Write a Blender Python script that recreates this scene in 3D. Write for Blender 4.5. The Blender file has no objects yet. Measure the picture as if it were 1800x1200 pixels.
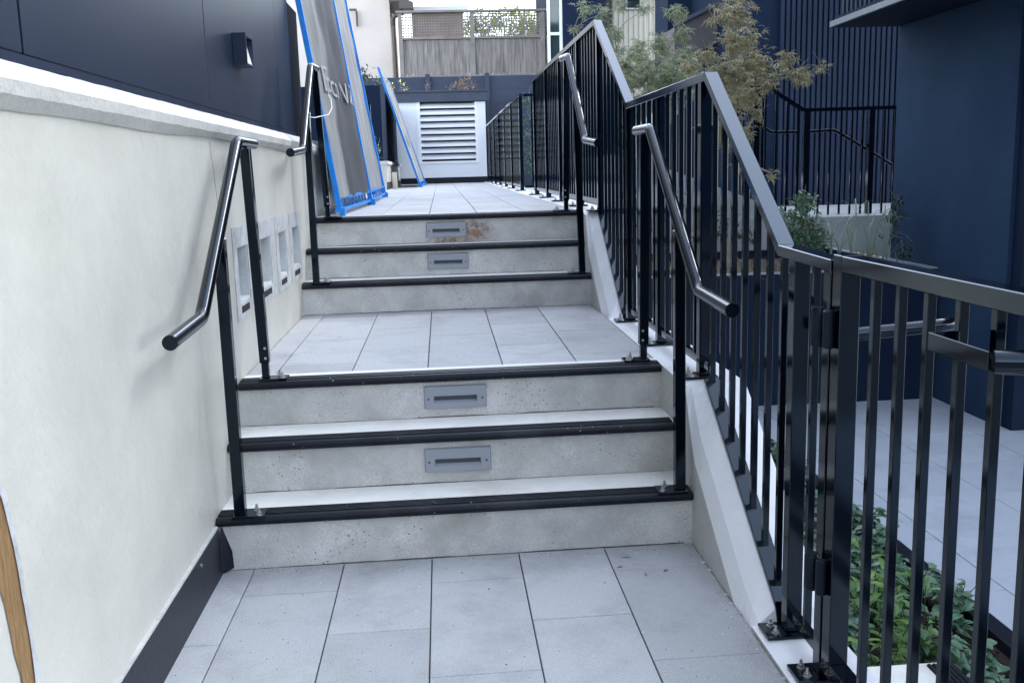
import bpy, bmesh, math, random
from mathutils import Vector, Matrix
random.seed(7)
R = math.radians
scn = bpy.context.scene
col = scn.collection

# ------------------------------------------------------------------ camera
cam_d = bpy.data.cameras.new("camera")
cam_d.sensor_width = 36; cam_d.lens = 34.0; cam_d.clip_end = 500; cam_d.clip_start = .05
cam = bpy.data.objects.new("camera", cam_d); col.objects.link(cam)
r_ = Vector((0.9970124583674739, -0.07253071579271324, -0.026560367592385503))
u_ = Vector((0.03860040884888501, 0.17001762670121648, 0.9846847287571716))
f_ = Vector((0.06690415754454206, 0.9827681831833397, -0.17230940724688434))
cam.matrix_world = Matrix(((r_.x, u_.x, -f_.x, 0.7712), (r_.y, u_.y, -f_.y, -3.3066), (r_.z, u_.z, -f_.z, 1.3628), (0, 0, 0, 1)))
scn.camera = cam

# ------------------------------------------------------------------ light
SUN_EL, SUN_AZ = 44, 50          # azimuth measured from +Y towards +X
w = bpy.data.worlds.new("World"); scn.world = w; w.use_nodes = True
nt = w.node_tree; bg = nt.nodes["Background"]
sky = nt.nodes.new("ShaderNodeTexSky"); sky.sky_type = 'NISHITA'; sky.sun_disc = False
sky.sun_elevation = R(SUN_EL); sky.sun_rotation = R(SUN_AZ)
sky.air_density = 1.0; sky.dust_density = .3; sky.ozone_density = 1.6
hs_ = nt.nodes.new("ShaderNodeHueSaturation"); hs_.inputs["Saturation"].default_value = .48
nt.links.new(sky.outputs[0], hs_.inputs["Color"]); nt.links.new(hs_.outputs[0], bg.inputs[0]); bg.inputs[1].default_value = .15
sd = bpy.data.lights.new("sun", 'SUN'); sd.energy = .28; sd.angle = R(16); sd.color = (1, .94, .86)
sun = bpy.data.objects.new("sun", sd); col.objects.link(sun)
sv = Vector((math.sin(R(SUN_AZ)) * math.cos(R(SUN_EL)), math.cos(R(SUN_AZ)) * math.cos(R(SUN_EL)), math.sin(R(SUN_EL))))
sun.rotation_euler = sv.to_track_quat('Z', 'Y').to_euler()
vs = scn.view_settings
vs.view_transform = 'Standard'; vs.look = 'None'; vs.gamma = 1; vs.exposure = 2.62
scn.cycles.max_bounces = 8

# ------------------------------------------------------------------ materials
def mat(name, base, rough=.6, metal=0, spec=.5, coat=0):
    m = bpy.data.materials.new(name); m.use_nodes = True
    b = m.node_tree.nodes["Principled BSDF"]
    b.inputs["Base Color"].default_value = (*base, 1); b.inputs["Roughness"].default_value = rough
    b.inputs["Metallic"].default_value = metal; b.inputs["Specular IOR Level"].default_value = spec
    b.inputs["Coat Weight"].default_value = coat
    return m
def N(m, t, **k):
    n = m.node_tree.nodes.new(t)
    for a, v in k.items(): setattr(n, a, v)
    return n
def L(m, a, b): m.node_tree.links.new(a, b)
def coords(m, scale=(1, 1, 1)):
    tc = N(m, "ShaderNodeNewGeometry"); mp = N(m, "ShaderNodeMapping"); mp.inputs["Scale"].default_value = scale
    L(m, tc.outputs["Position"], mp.inputs["Vector"]); return mp.outputs["Vector"]
def noise(m, scale, detail=4, rough=.55, vec=None):
    n = N(m, "ShaderNodeTexNoise"); n.inputs["Scale"].default_value = scale; n.inputs["Detail"].default_value = detail
    n.inputs["Roughness"].default_value = rough
    if vec is None: vec = coords(m)
    L(m, vec, n.inputs["Vector"]); return n.outputs["Fac"]
def ramp(m, fac, *stops):
    r = N(m, "ShaderNodeValToRGB"); e = r.color_ramp.elements
    while len(e) < len(stops): e.new(.5)
    for i, (p, c) in enumerate(stops):
        e[i].position = p; e[i].color = (*c, 1) if len(c) == 3 else c
    L(m, fac, r.inputs["Fac"]); return r.outputs["Color"]
def mix(m, a, b, fac, mode='MIX'):
    x = N(m, "ShaderNodeMix", data_type='RGBA', blend_type=mode)
    if isinstance(fac, (int, float)): x.inputs[0].default_value = fac
    else: L(m, fac, x.inputs[0])
    for s, v in ((6, a), (7, b)):
        if isinstance(v, tuple): x.inputs[s].default_value = (*v, 1)
        else: L(m, v, x.inputs[s])
    return x.outputs[2]
def setc(m, c): L(m, c, m.node_tree.nodes["Principled BSDF"].inputs["Base Color"])
def setr(m, c): L(m, c, m.node_tree.nodes["Principled BSDF"].inputs["Roughness"])
def bump(m, h, st, dist=.01):
    b = N(m, "ShaderNodeBump"); b.inputs["Strength"].default_value = st; b.inputs["Distance"].default_value = dist
    L(m, h, b.inputs["Height"]); L(m, b.outputs[0], m.node_tree.nodes["Principled BSDF"].inputs["Normal"]); return b
def math_(m, op, a, b=None):
    x = N(m, "ShaderNodeMath", operation=op)
    for i, v in enumerate((a, b)):
        if v is None: continue
        if isinstance(v, (int, float)): x.inputs[i].default_value = v
        else: L(m, v, x.inputs[i])
    return x.outputs[0]
def mottled(name, c1, c2, scale=3, rough=.7, bscale=60, bst=.15, c3=None, spots=None, grain=0.0, vec=(1, 1, 1), spec=.4, trowel=0):
    m = mat(name, c1, rough, spec=spec)
    v = coords(m, vec)
    c = ramp(m, noise(m, scale, 6, .6, v), (.32, c1), (.68, c2))
    if c3:
        c = mix(m, c, c3, ramp(m, noise(m, scale * .37, 5, .65, v), (.55, (0, 0, 0)), (.8, (1, 1, 1))))
    if grain:
        c = mix(m, c, tuple(x * (1 - grain) for x in c1), ramp(m, noise(m, 220, 3, .7, v), (.45, (0, 0, 0)), (.7, (1, 1, 1))))
    if spots:
        vo = N(m, "ShaderNodeTexVoronoi"); vo.inputs["Scale"].default_value = spots[0]
        L(m, v, vo.inputs["Vector"])
        sp = ramp(m, vo.outputs["Distance"], (spots[1] * .6, (1, 1, 1)), (spots[1], (0, 0, 0)))
        gate = ramp(m, noise(m, 5, 3, .6, v), (spots[3] if len(spots) > 3 else .5, (0, 0, 0)), ((spots[3] if len(spots) > 3 else .5) + .1, (1, 1, 1)))
        sp = mix(m, (0, 0, 0), sp, gate)
        c = mix(m, c, spots[2], sp)
    setc(m, c)
    bb = bump(m, noise(m, bscale, 5, .6, v), bst, .01)
    if trowel:
        b2 = N(m, 'ShaderNodeBump'); b2.inputs['Strength'].default_value = trowel; b2.inputs['Distance'].default_value = .02
        L(m, noise(m, 3.2, 2, .5, v), b2.inputs['Height']); L(m, b2.outputs[0], bb.inputs['Normal'])
    return m

M = {}
M['wall'] = mottled('white render', (.465, .46, .415), (.56, .555, .505), 2.4, .45, 26, .35, (.43, .42, .37), (38, .05, (.78, .79, .78)), spec=.5, trowel=.5)
M['coping'] = mottled('coping render', (.50, .50, .475), (.62, .62, .59), 4, .6, 50, .5, (.40, .395, .36), (60, .05, (.2, .2, .18)))
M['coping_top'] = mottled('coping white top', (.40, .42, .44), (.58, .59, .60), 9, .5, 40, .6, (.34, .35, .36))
M['riser'] = mottled('cast concrete', (.42, .415, .395), (.68, .67, .64), 5.5, .75, 70, .35, (.27, .25, .21), (48, .17, (.10, .10, .095), .48), .12)
M['tread'] = mottled('pale tread coating', (.70, .70, .65), (.82, .82, .77), 5, .7, 90, .3, (.52, .50, .45), (26, .12, (.36, .34, .29)))
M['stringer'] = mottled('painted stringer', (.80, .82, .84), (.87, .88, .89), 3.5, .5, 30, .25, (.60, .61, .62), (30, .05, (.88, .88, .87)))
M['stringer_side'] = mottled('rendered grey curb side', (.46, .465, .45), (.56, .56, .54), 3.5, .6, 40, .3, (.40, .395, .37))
M['nosing'] = mottled('black rubber nosing', (.004, .006, .011), (.009, .012, .018), 9, .42, 60, .2, (.03, .033, .04), (34, .13, (.24, .25, .25)), spec=.2)
M['grout'] = mat('grout', (.035, .035, .038), .9)
M['skirt'] = mottled('black skirting', (.006, .009, .015), (.011, .014, .022), 3, .4, 40, .1, spec=.25)
M['steel'] = mat('gloss black paint', (.0010, .0020, .0048), .10, spec=.44)
M['steel'].node_tree.nodes['Principled BSDF'].inputs['Specular Tint'].default_value = (.62, .82, 1.0, 1)
bump(M['steel'], noise(M['steel'], 35, 2, .5), .02, .004)
M['steel_top'] = mat('gloss black paint with sky sheen', (.0012, .0024, .0055), .11, spec=.85)
M['steel_top'].node_tree.nodes['Principled BSDF'].inputs['Specular Tint'].default_value = (.60, .80, 1.0, 1)  # same black paint; blue tint and raised specular put the sky's reflection on the rails
M['steel_rail'] = mat('gloss black tube', (.0012, .0020, .0042), .17, spec=.50)
M['steel_rail'].node_tree.nodes['Principled BSDF'].inputs['Specular Tint'].default_value = (.66, .84, 1.0, 1)
M['crack'] = mat('crack', (.33, .28, .24), .9)
M['seam'] = mat('dirty joint', (.07, .065, .055), .9)
M['cap'] = mat('black end cap', (.004, .006, .011), .45, spec=.3)
M['cap'].node_tree.nodes['Principled BSDF'].inputs['Specular Tint'].default_value = (.55, .78, 1.0, 1)
M['zinc'] = mat('zinc bolt', (.55, .55, .56), .32, metal=1)
M['clad'] = mottled('navy metal cladding', (.0065, .014, .034), (.011, .020, .043), 1.2, .36, 3, .05, spec=.36)
M['navy'] = mottled('navy stucco', (.018, .042, .086), (.026, .054, .104), 2.0, .8, 160, .5, spec=.1)
M['navy_dark'] = mottled('dark soffit', (.007, .015, .036), (.010, .020, .044), 2.0, .75, 60, .1, spec=.1)
M['ribbed'] = mottled('ribbed navy cladding', (.017, .028, .056), (.024, .037, .070), 1.0, .65, 60, .1, spec=.12)
M['trim'] = mat('dark metal trim', (.09, .11, .14), .4, metal=.4)
M['fence_navy'] = mottled('navy fence boards', (.030, .042, .075), (.040, .054, .09), 2.0, .6, 30, .1)
M['fascia'] = mottled('navy fascia', (.040, .053, .083), (.055, .07, .10), 2.0, .5, 30, .1)
M['white_metal'] = mat('white louvre paint', (.88, .90, .92), .35)
M['encwall'] = mottled('white enclosure render', (.80, .83, .86), (.85, .87, .89), 2, .6, 40, .15)
M['louvre_in'] = mat('louvre cavity', (.05, .06, .055), .8)
M['fixture'] = mat('grey cast aluminium', (.29, .31, .345), .42, metal=.15)
M['slot'] = mat('light slot', (.05, .058, .075), .5)
M['niche'] = mottled('raw niche', (.50, .52, .52), (.64, .66, .66), 12, .6, 60, .3)
M['tape'] = mottled('silver tape', (.40, .42, .44), (.60, .62, .64), 14, .35, 30, .8, (.28, .29, .30))
M['blue'] = mottled('blue painted steel', (.006, .19, .60), (.010, .25, .74), 7, .4, 30, .1, (.02, .06, .16), (22, .07, (.10, .09, .08)))
M['mesh'] = mottled('grey shade cloth', (.16, .165, .175), (.34, .34, .33), 1.0, .7, 10, .25, vec=(7, 7, .55))
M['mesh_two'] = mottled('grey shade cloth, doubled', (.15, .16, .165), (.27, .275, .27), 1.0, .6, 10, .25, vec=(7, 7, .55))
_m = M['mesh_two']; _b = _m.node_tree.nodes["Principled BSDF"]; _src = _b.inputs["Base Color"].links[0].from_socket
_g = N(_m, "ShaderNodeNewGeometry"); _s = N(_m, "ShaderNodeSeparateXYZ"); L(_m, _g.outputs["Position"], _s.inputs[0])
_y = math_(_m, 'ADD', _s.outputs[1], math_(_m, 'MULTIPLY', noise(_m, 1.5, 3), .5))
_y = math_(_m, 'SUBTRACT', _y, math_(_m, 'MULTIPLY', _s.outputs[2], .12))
setc(_m, mix(_m, _src, (.055, .058, .068), ramp(_m, math_(_m, 'SUBTRACT', _y, 3.55), (.30, (0, 0, 0)), (.45, (1, 1, 1)))))  # cloth colour turns darker along Y, past a noisy edge
M['ink'] = mat('white print', (.30, .31, .33), .6)
M['house'] = mottled('pink beige stucco', (.60, .535, .49), (.67, .60, .55), 1.6, .9, 14, .8)
M['oldwood'] = mottled('weathered wood', (.17, .155, .145), (.36, .33, .31), 2.6, .85, 30, .4, (.12, .10, .085), vec=(9, 9, .7))
M['oldwood_d'] = mottled('weathered lattice', (.20, .185, .17), (.31, .29, .27), 3, .85, 30, .4)
M['brown'] = mat('brown metal pipe', (.075, .060, .055), .5)
M['rooftile'] = mottled('roof tile', (.24, .13, .10), (.32, .19, .14), 6, .8, 30, .3)
M['cream'] = mottled('cream siding', (.62, .58, .48), (.70, .66, .55), 2, .7, 20, .1)
M['glass'] = mat('window glass', (.03, .05, .05), .05, spec=.8)
M['patio_wall'] = mottled('pale terrace concrete', (.30, .32, .32), (.40, .42, .42), 2.5, .8, 40, .3)
M['soil'] = mottled('bark mulch', (.012, .008, .007), (.040, .025, .019), 40, .95, 60, 1.0)
M['bark'] = mottled('branch bark', (.20, .18, .15), (.32, .29, .25), 12, .8, 60, .4)
M['cable'] = mat('white cord', (.75, .75, .74), .6)
M['wood'] = mottled('pale timber', (.62, .55, .45), (.72, .66, .56), 6, .7, 30, .2)
M['exposed'] = mottled('exposed tan substrate', (.28, .155, .060), (.40, .255, .12), 14, .85, 40, 1.0, (.07, .03, .015), vec=(3, 9, 1.0))
M['yellow'] = mat('petal', (.75, .72, .25), .6)
M['copperleaf'] = None
M['purple'] = mat('violet petal', (.12, .09, .45), .6)
M['ground'] = mottled('asphalt', (.10, .10, .10), (.15, .15, .15), 3, .9, 60, .3)
M['brownsoffit'] = mottled('brown grey soffit', (.085, .075, .078), (.11, .098, .10), 2, .7, 30, .1)

def tile_mat(name, c1, c2):
    m = mat(name, c1, .62, spec=.35)
    g = N(m, "ShaderNodeNewGeometry")
    c = ramp(m, g.outputs["Random Per Island"], (0, c1), (1, c2))
    v = coords(m)
    c = mix(m, c, tuple(x * .68 for x in c1), ramp(m, noise(m, 3.0, 8, .7, v), (.48, (0, 0, 0)), (.80, (1, 1, 1))))
    c = mix(m, c, tuple(min(1, x * 1.35) for x in c2), ramp(m, noise(m, 320, 2, .6, v), (.55, (0, 0, 0)), (.70, (.9, .9, .9))))
    c = mix(m, c, tuple(x * .66 for x in c1), ramp(m, noise(m, 260, 2, .6, coords(m, (1, 1.1, 1))), (.56, (0, 0, 0)), (.70, (.8, .8, .8))))
    vo = N(m, "ShaderNodeTexVoronoi"); vo.inputs["Scale"].default_value = 14; L(m, v, vo.inputs["Vector"])
    c = mix(m, c, (.72, .74, .75), ramp(m, vo.outputs["Distance"], (.03, (.8, .8, .8)), (.05, (0, 0, 0))))
    setc(m, c); bump(m, noise(m, 180, 3, .6, v), .12, .004)
    return m
M['tile'] = tile_mat('grey porcelain paver', (.345, .355, .36), (.435, .445, .45))
M['tile_patio'] = tile_mat('patio paver', (.36, .40, .46), (.40, .44, .50))

def leaf_mat(name, stops, rough=.45, trans=.25):
    m = mat(name, stops[0], rough, spec=.4)
    g = N(m, "ShaderNodeNewGeometry")
    n = len(stops)
    c = ramp(m, g.outputs["Random Per Island"], *[(i / max(1, n - 1), s) for i, s in enumerate(stops)])
    setc(m, c)
    t = N(m, "ShaderNodeBsdfTranslucent"); L(m, c, t.inputs[0])
    mx = N(m, "ShaderNodeMixShader"); mx.inputs[0].default_value = trans
    L(m, m.node_tree.nodes["Principled BSDF"].outputs[0], mx.inputs[1]); L(m, t.outputs[0], mx.inputs[2])
    L(m, mx.outputs[0], m.node_tree.nodes["Material Output"].inputs[0])
    return m
M['maple'] = leaf_mat('maple leaf', [(.22, .23, .12), (.31, .30, .17), (.40, .34, .20), (.25, .27, .14), (.46, .36, .23)])
M['maple_g'] = leaf_mat('green maple leaf', [(.17, .21, .13), (.25, .28, .17), (.31, .32, .20), (.20, .25, .12)])
M['leaf'] = leaf_mat('glossy green leaf', [(.03, .09, .035), (.05, .13, .05), (.08, .17, .08), (.04, .10, .06)], .3)
M['leaf_l'] = leaf_mat('lime leaf', [(.09, .19, .05), (.19, .31, .08), (.07, .16, .06), (.10, .20, .07)], .35)
M['leaf_b'] = leaf_mat('blue green leaf', [(.06, .14, .085), (.09, .19, .12), (.14, .25, .16), (.08, .16, .08), (.20, .29, .20)], .3)
M['leaf_d'] = leaf_mat('dark leaf', [(.02, .045, .025), (.035, .07, .035), (.025, .05, .03)], .4)
M['straw'] = leaf_mat('straw grass', [(.34, .27, .15), (.24, .20, .11), (.14, .18, .09)], .6)
M['grass'] = leaf_mat('grey green grass', [(.24, .33, .25), (.32, .40, .30)], .5)
M['copperleaf'] = leaf_mat('copper leaf', [(.40, .24, .12), (.28, .14, .10), (.34, .30, .12), (.42, .34, .26)], .5)
M['sunleaf'] = leaf_mat('sunny leaf', [(.32, .36, .08), (.22, .28, .10), (.40, .38, .12)], .5, .5)

# ------------------------------------------------------------------ helpers
class MB:
    def __init__(s): s.v = []; s.f = []; s.m = []
    def add(s, vs_, fs, mi=0):
        o = len(s.v); s.v += [tuple(p) for p in vs_]
        s.f += [tuple(i + o for i in f) for f in fs]; s.m += [mi] * len(fs); return s
    def box(s, x0, x1, y0, y1, z0, z1, mi=0):
        return s.add([(x0, y0, z0), (x1, y0, z0), (x1, y1, z0), (x0, y1, z0), (x0, y0, z1), (x1, y0, z1), (x1, y1, z1), (x0, y1, z1)],
                     [(0, 3, 2, 1), (4, 5, 6, 7), (0, 1, 5, 4), (1, 2, 6, 5), (2, 3, 7, 6), (3, 0, 4, 7)], mi)
    def beam(s, a, b, wx, wz, up=(0, 0, 1), mi=0, vert_ends=False):
        a, b = Vector(a), Vector(b); d = (b - a).normalized(); up = Vector(up)
        sx = d.cross(up).normalized() * wx / 2
        uz = (Vector((0, 0, 1)) * (wz / 2 / max(.2, math.sqrt(1 - d.z ** 2)))) if vert_ends else sx.cross(d).normalized() * wz / 2
        vs_ = [p + sg * sx + tg * uz for p in (a, b) for sg, tg in ((-1, -1), (1, -1), (1, 1), (-1, 1))]
        return s.add(vs_, [(0, 1, 2, 3), (7, 6, 5, 4), (0, 4, 5, 1), (1, 5, 6, 2), (2, 6, 7, 3), (3, 7, 4, 0)], mi)
    def tube(s, pts, r, n=16, cap=True, mi=0):
        pts = [Vector(p) for p in pts]; rings = []
        rr = r if isinstance(r, (list, tuple)) else [r] * len(pts)
        prev = None
        for i, p in enumerate(pts):
            if i == 0: d = pts[1] - p
            elif i == len(pts) - 1: d = p - pts[-2]
            else: d = (pts[i + 1] - p).normalized() + (p - pts[i - 1]).normalized()
            d.normalize()
            ref = prev if prev is not None else (Vector((1, 0, 0)) if abs(d.x) < .9 else Vector((0, 0, 1)))
            a = (ref - d * ref.dot(d)).normalized(); prev = a; b = d.cross(a)
            k = 1.0
            rings.append([p + (a * math.cos(t) + b * math.sin(t)) * rr[i] * k for t in [2 * math.pi * j / n for j in range(n)]])
        o = 0; vs_ = [q for rg in rings for q in rg]; fs = []
        for i in range(len(rings) - 1):
            for j in range(n):
                fs.append((i * n + j, i * n + (j + 1) % n, (i + 1) * n + (j + 1) % n, (i + 1) * n + j))
        if cap:
            fs.append(tuple(reversed(range(n)))); fs.append(tuple((len(rings) - 1) * n + j for j in range(n)))
        return s.add(vs_, fs, mi)
    def prism(s, prof, x0, x1, f=None, mi=0):
        """profile (y,z) polygon swept along X"""
        n = len(prof); vs_ = [(x0, y, z) for y, z in prof] + [(x1, y, z) for y, z in prof]
        fs = [tuple(reversed(range(n))), tuple(range(n, 2 * n))] + [(i, (i + 1) % n, n + (i + 1) % n, n + i) for i in range(n)]
        return s.add(vs_, fs, mi)
    def loft(s, secs, mi=0):
        n = len(secs[0]); vs_ = [p for q in secs for p in q]; fs = []
        for k in range(len(secs) - 1):
            for i in range(n):
                fs.append((k * n + i, k * n + (i + 1) % n, (k + 1) * n + (i + 1) % n, (k + 1) * n + i))
        fs.append(tuple(reversed(range(n)))); fs.append(tuple((len(secs) - 1) * n + j for j in range(n)))
        return s.add(vs_, fs, mi)
    def build(s, name, mats, parent=None, bev=0, smooth=False, shear=False, kind=None, seg=1):
        vv = [(x, y + .0178 * x, z) for x, y, z in s.v] if shear else s.v
        me = bpy.data.meshes.new(name); me.from_pydata([tuple(p) for p in vv], [], s.f)
        if not isinstance(mats, (list, tuple)): mats = [mats]
        for m in mats: me.materials.append(m)
        me.polygons.foreach_set('material_index', s.m)
        bm = bmesh.new(); bm.from_mesh(me)
        bmesh.ops.recalc_face_normals(bm, faces=bm.faces)
        if bev:
            es = [e for e in bm.edges if e.is_manifold and e.calc_face_angle(0) > .5]
            bmesh.ops.bevel(bm, geom=es, offset=bev, segments=seg, profile=.5, affect='EDGES', clamp_overlap=True)
        bm.to_mesh(me); bm.free()
        if smooth: me.polygons.foreach_set('use_smooth', [True] * len(me.polygons)); me.set_sharp_from_angle(angle=R(40))
        o = bpy.data.objects.new(name, me); col.objects.link(o)
        if parent: o.parent = parent; o.matrix_parent_inverse = Matrix.Translation(-abs_loc(parent))
        if kind: o['kind'] = kind
        return o
def abs_loc(o):
    v = Vector((0, 0, 0))
    v += o.location
    return v
def thing(name, label, cat, loc=(0, 0, 0), group=None):
    o = bpy.data.objects.new(name, None); col.objects.link(o); o.location = loc; o.empty_display_size = .1
    o['label'] = label; o['category'] = cat
    if group: o['group'] = group
    return o
def tag(o, label, cat, group=None):
    o['label'] = label; o['category'] = cat
    if group: o['group'] = group
    return o
def sub(o, parent):
    # parent a mesh given in world coordinates under a part that sits at the origin of its thing
    o.parent = parent; o.matrix_parent_inverse = (Matrix.Identity(4)); return o
# Part meshes are authored in world space.  parts get parent=thing (offset removed); sub-parts hang on a part,
# whose own matrix_parent_inverse already restores world space.
def part(mb, name, mats, th, **k): return mb.build(name, mats, th, **k)
def subpart(mb, name, mats, pt, **k):
    o = mb.build(name, mats, None, **k); o.parent = pt; return o

# ------------------------------------------------------------------ levels
Zs = [0, .1965, .3894, .5684, .7513, .9293, 1.1054]
T, LAND = .2574, 1.8634
Yr = [0, T, 2 * T, 2 * T + LAND, 3 * T + LAND, 4 * T + LAND]   # riser faces
XL, XR = -.06, 1.6447
def z6(y): return 1.1054 + .0046 * (y - 2.9)

# ------------------------------------------------------------------ setting: ground and pavings
MB().box(-60, 60, -40, 90, -1.2, -.56).build('ground', M['ground'], kind='structure')

def paving(name, cols, rows_of, y0, y1, zf, m, gap=.004, th=.02, shear=True):
    mb = MB()
    for ci in range(len(cols) - 1):
        a, b = cols[ci] + gap / 2, cols[ci + 1] - gap / 2
        ys = [y0] + [y for y in rows_of(ci) if y0 + .03 < y < y1 - .03] + [y1]
        for k in range(len(ys) - 1):
            ya, yb = ys[k] + gap * .4, ys[k + 1] - gap * .4
            dz = random.uniform(-.0006, .0006); za, zb = zf(ya) + dz, zf(yb) + dz + random.uniform(-.0004, .0004); c = .0018
            vs_ = [(a, ya, za - th), (b, ya, za - th), (b, yb, zb - th), (a, yb, zb - th),
                   (a, ya, za - c), (b, ya, za - c), (b, yb, zb - c), (a, yb, zb - c),
                   (a + c, ya + c, za), (b - c, ya + c, za), (b - c, yb - c, zb), (a + c, yb - c, zb)]
            fs = [(8, 9, 10, 11)] + [(i, (i + 1) % 4, 4 + (i + 1) % 4, 4 + i) for i in range(4)] + [(4 + i, 4 + (i + 1) % 4, 8 + (i + 1) % 4, 8 + i) for i in range(4)]
            mb.add(vs_, fs, 0)
    # bedding below the joints
    mb.add([(cols[0], y0, zf(y0) - .008), (cols[-1], y0, zf(y0) - .008), (cols[-1], y1, zf(y1) - .008), (cols[0], y1, zf(y1) - .008)], [(0, 1, 2, 3)], 1)
    return mb.build(name, [m, M['grout']], shear=shear, kind='structure')
colsX = [XL + .001, .0597, .3734, .687, 1.0007, 1.3146, XR - .001]
P0 = [-.56, -.227, -.537, -.201, -.518, -.183]
def rows(ph, lo=-4, hi=20, st=.627): return [ph + st * k for k in range(-12, 40) if lo < ph + st * k < hi]
paving('lower_paving', colsX, lambda c: rows(P0[c] - .0178 * (colsX[c] + .15)), -3.2, -.001, lambda y: 0, M['tile'])
P3 = [1.122, .842, 1.13, .854, 1.147, .852]
paving('middle_paving', colsX, lambda c: rows(P3[c] - .0178 * (colsX[c] + .15)), 2 * T + .145, Yr[3] - .001, lambda y: Zs[3] - .001, M['tile'])
P6 = [3.0, 2.68, 3.0, 2.70, 3.05, 2.74]
paving('upper_paving', [XL + .001, .0597, .3734, .687, 1.0007, 1.3146, 1.645], lambda c: rows(P6[c]), Yr[5] + .018, 17.2, z6, M['tile'])
MB().box(XL, 1.87, Yr[5] + .3, 17.3, .5, 1.06).build('upper_slab', M['riser'], kind='structure')
# paved strip between the walkway and the side gate, and behind
pat = []
paving('patio_paving', [2.96] + [3.18 + .61 * k for k in range(0, 12)], lambda c: [1.13 + .605 * k for k in range(-12, 8)], -5.5, 7.0,
       lambda y: -.5, M['tile_patio'], shear=False)
paving('side_paving', [1.87, 2.3, 2.6, 3.2, 3.8], lambda c: [7.0 + .6 * k for k in range(20)], 7.6, 17, lambda y: 1.05, M['tile_patio'], shear=False)

# ------------------------------------------------------------------ stairs
def nosing_prof(y, z):
    # y: riser face, z: tread height
    top = z + .004
    pr = [(y + .064, z - .002), (y + .064, top - .001)]
    for k in range(5):
        a = y + .063 - k * .013
        pr += [(a, top + .0022), (a - .007, top + .0022), (a - .008, top - .0022), (a - .0122, top - .0022)]
    r = .0165; cy, cz = y - .012, top - r
    for k in range(0, 9):
        t = math.pi / 2 + k * math.pi / 8
        pr.append((cy + r * math.cos(t), cz + r * math.sin(t) + (.0005 if k == 0 else 0)))
    pr += [(y - .001, cz - r), (y - .001, z - .006), (y + .02, z - .006)]
    return pr
def stair_flight(i0, base_z, label, yend):
    th = thing('stair_flight', label, 'steps', (.8, Yr[i0], base_z), 'flights of concrete steps')
    riser = MB(); pr = [(Yr[i0], base_z - .12)]
    for k in range(3):
        i = i0 + k
        pr += [(Yr[i], Zs[i + 1] - .004)]
        pr += [((Yr[i + 1] if k < 2 else yend), Zs[i + 1] - .004)]
    pr.append((yend, base_z - .12))
    riser.prism(pr, XL, XR)
    part(riser, 'concrete_body', M['riser'], th, shear=True)
    rs_ = random.Random(i0 + 3)
    for k in range(3):
        i = i0 + k; sm = MB(); secs = []; xx = XL + .002; hh = .001
        while xx < XR - .01:
            hh = max(.0004, min(.0042, hh + rs_.uniform(-.0012, .0012)))
            secs.append([(xx, Yr[i] - .0024, Zs[i] + .0002), (xx, Yr[i] + .002, Zs[i] + .0002), (xx, Yr[i] + .002, Zs[i] + hh), (xx, Yr[i] - .0004 - hh * .3, Zs[i] + hh)])
            xx += .022
        sm.loft(secs)
        part(sm, 'joint_line', M['seam'], th, shear=True)
    for k in range(3):
        i = i0 + k
        y1 = Yr[i + 1] - .001 if k < 2 else yend
        t = MB(); t.prism([(Yr[i] + .0, Zs[i + 1] - .0035), (y1, Zs[i + 1] - .0035), (y1, Zs[i + 1]), (Yr[i] + .0, Zs[i + 1])], XL + .001, XR - .001)
        part(t, 'tread', M['tread'], th, shear=True)
        n = MB(); n.prism(nosing_prof(Yr[i], Zs[i + 1]), XL + .004, XR - .004 if i != 1 else XR - .012)
        part(n, 'nosing', M['nosing'], th, shear=True, smooth=True)
    return th
stair_flight(0, 0, 'lower flight of three grey concrete steps with black ribbed nosings', 2 * T + .143)
stair_flight(3, Zs[3], 'upper flight of three grey concrete steps below the top walkway', Yr[5] + .06)
MB().box(XL, XR, 2 * T + .143, Yr[3] + .1, .2, Zs[3] - .025).build('middle_slab', M['riser'], kind='structure', shear=True)

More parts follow.
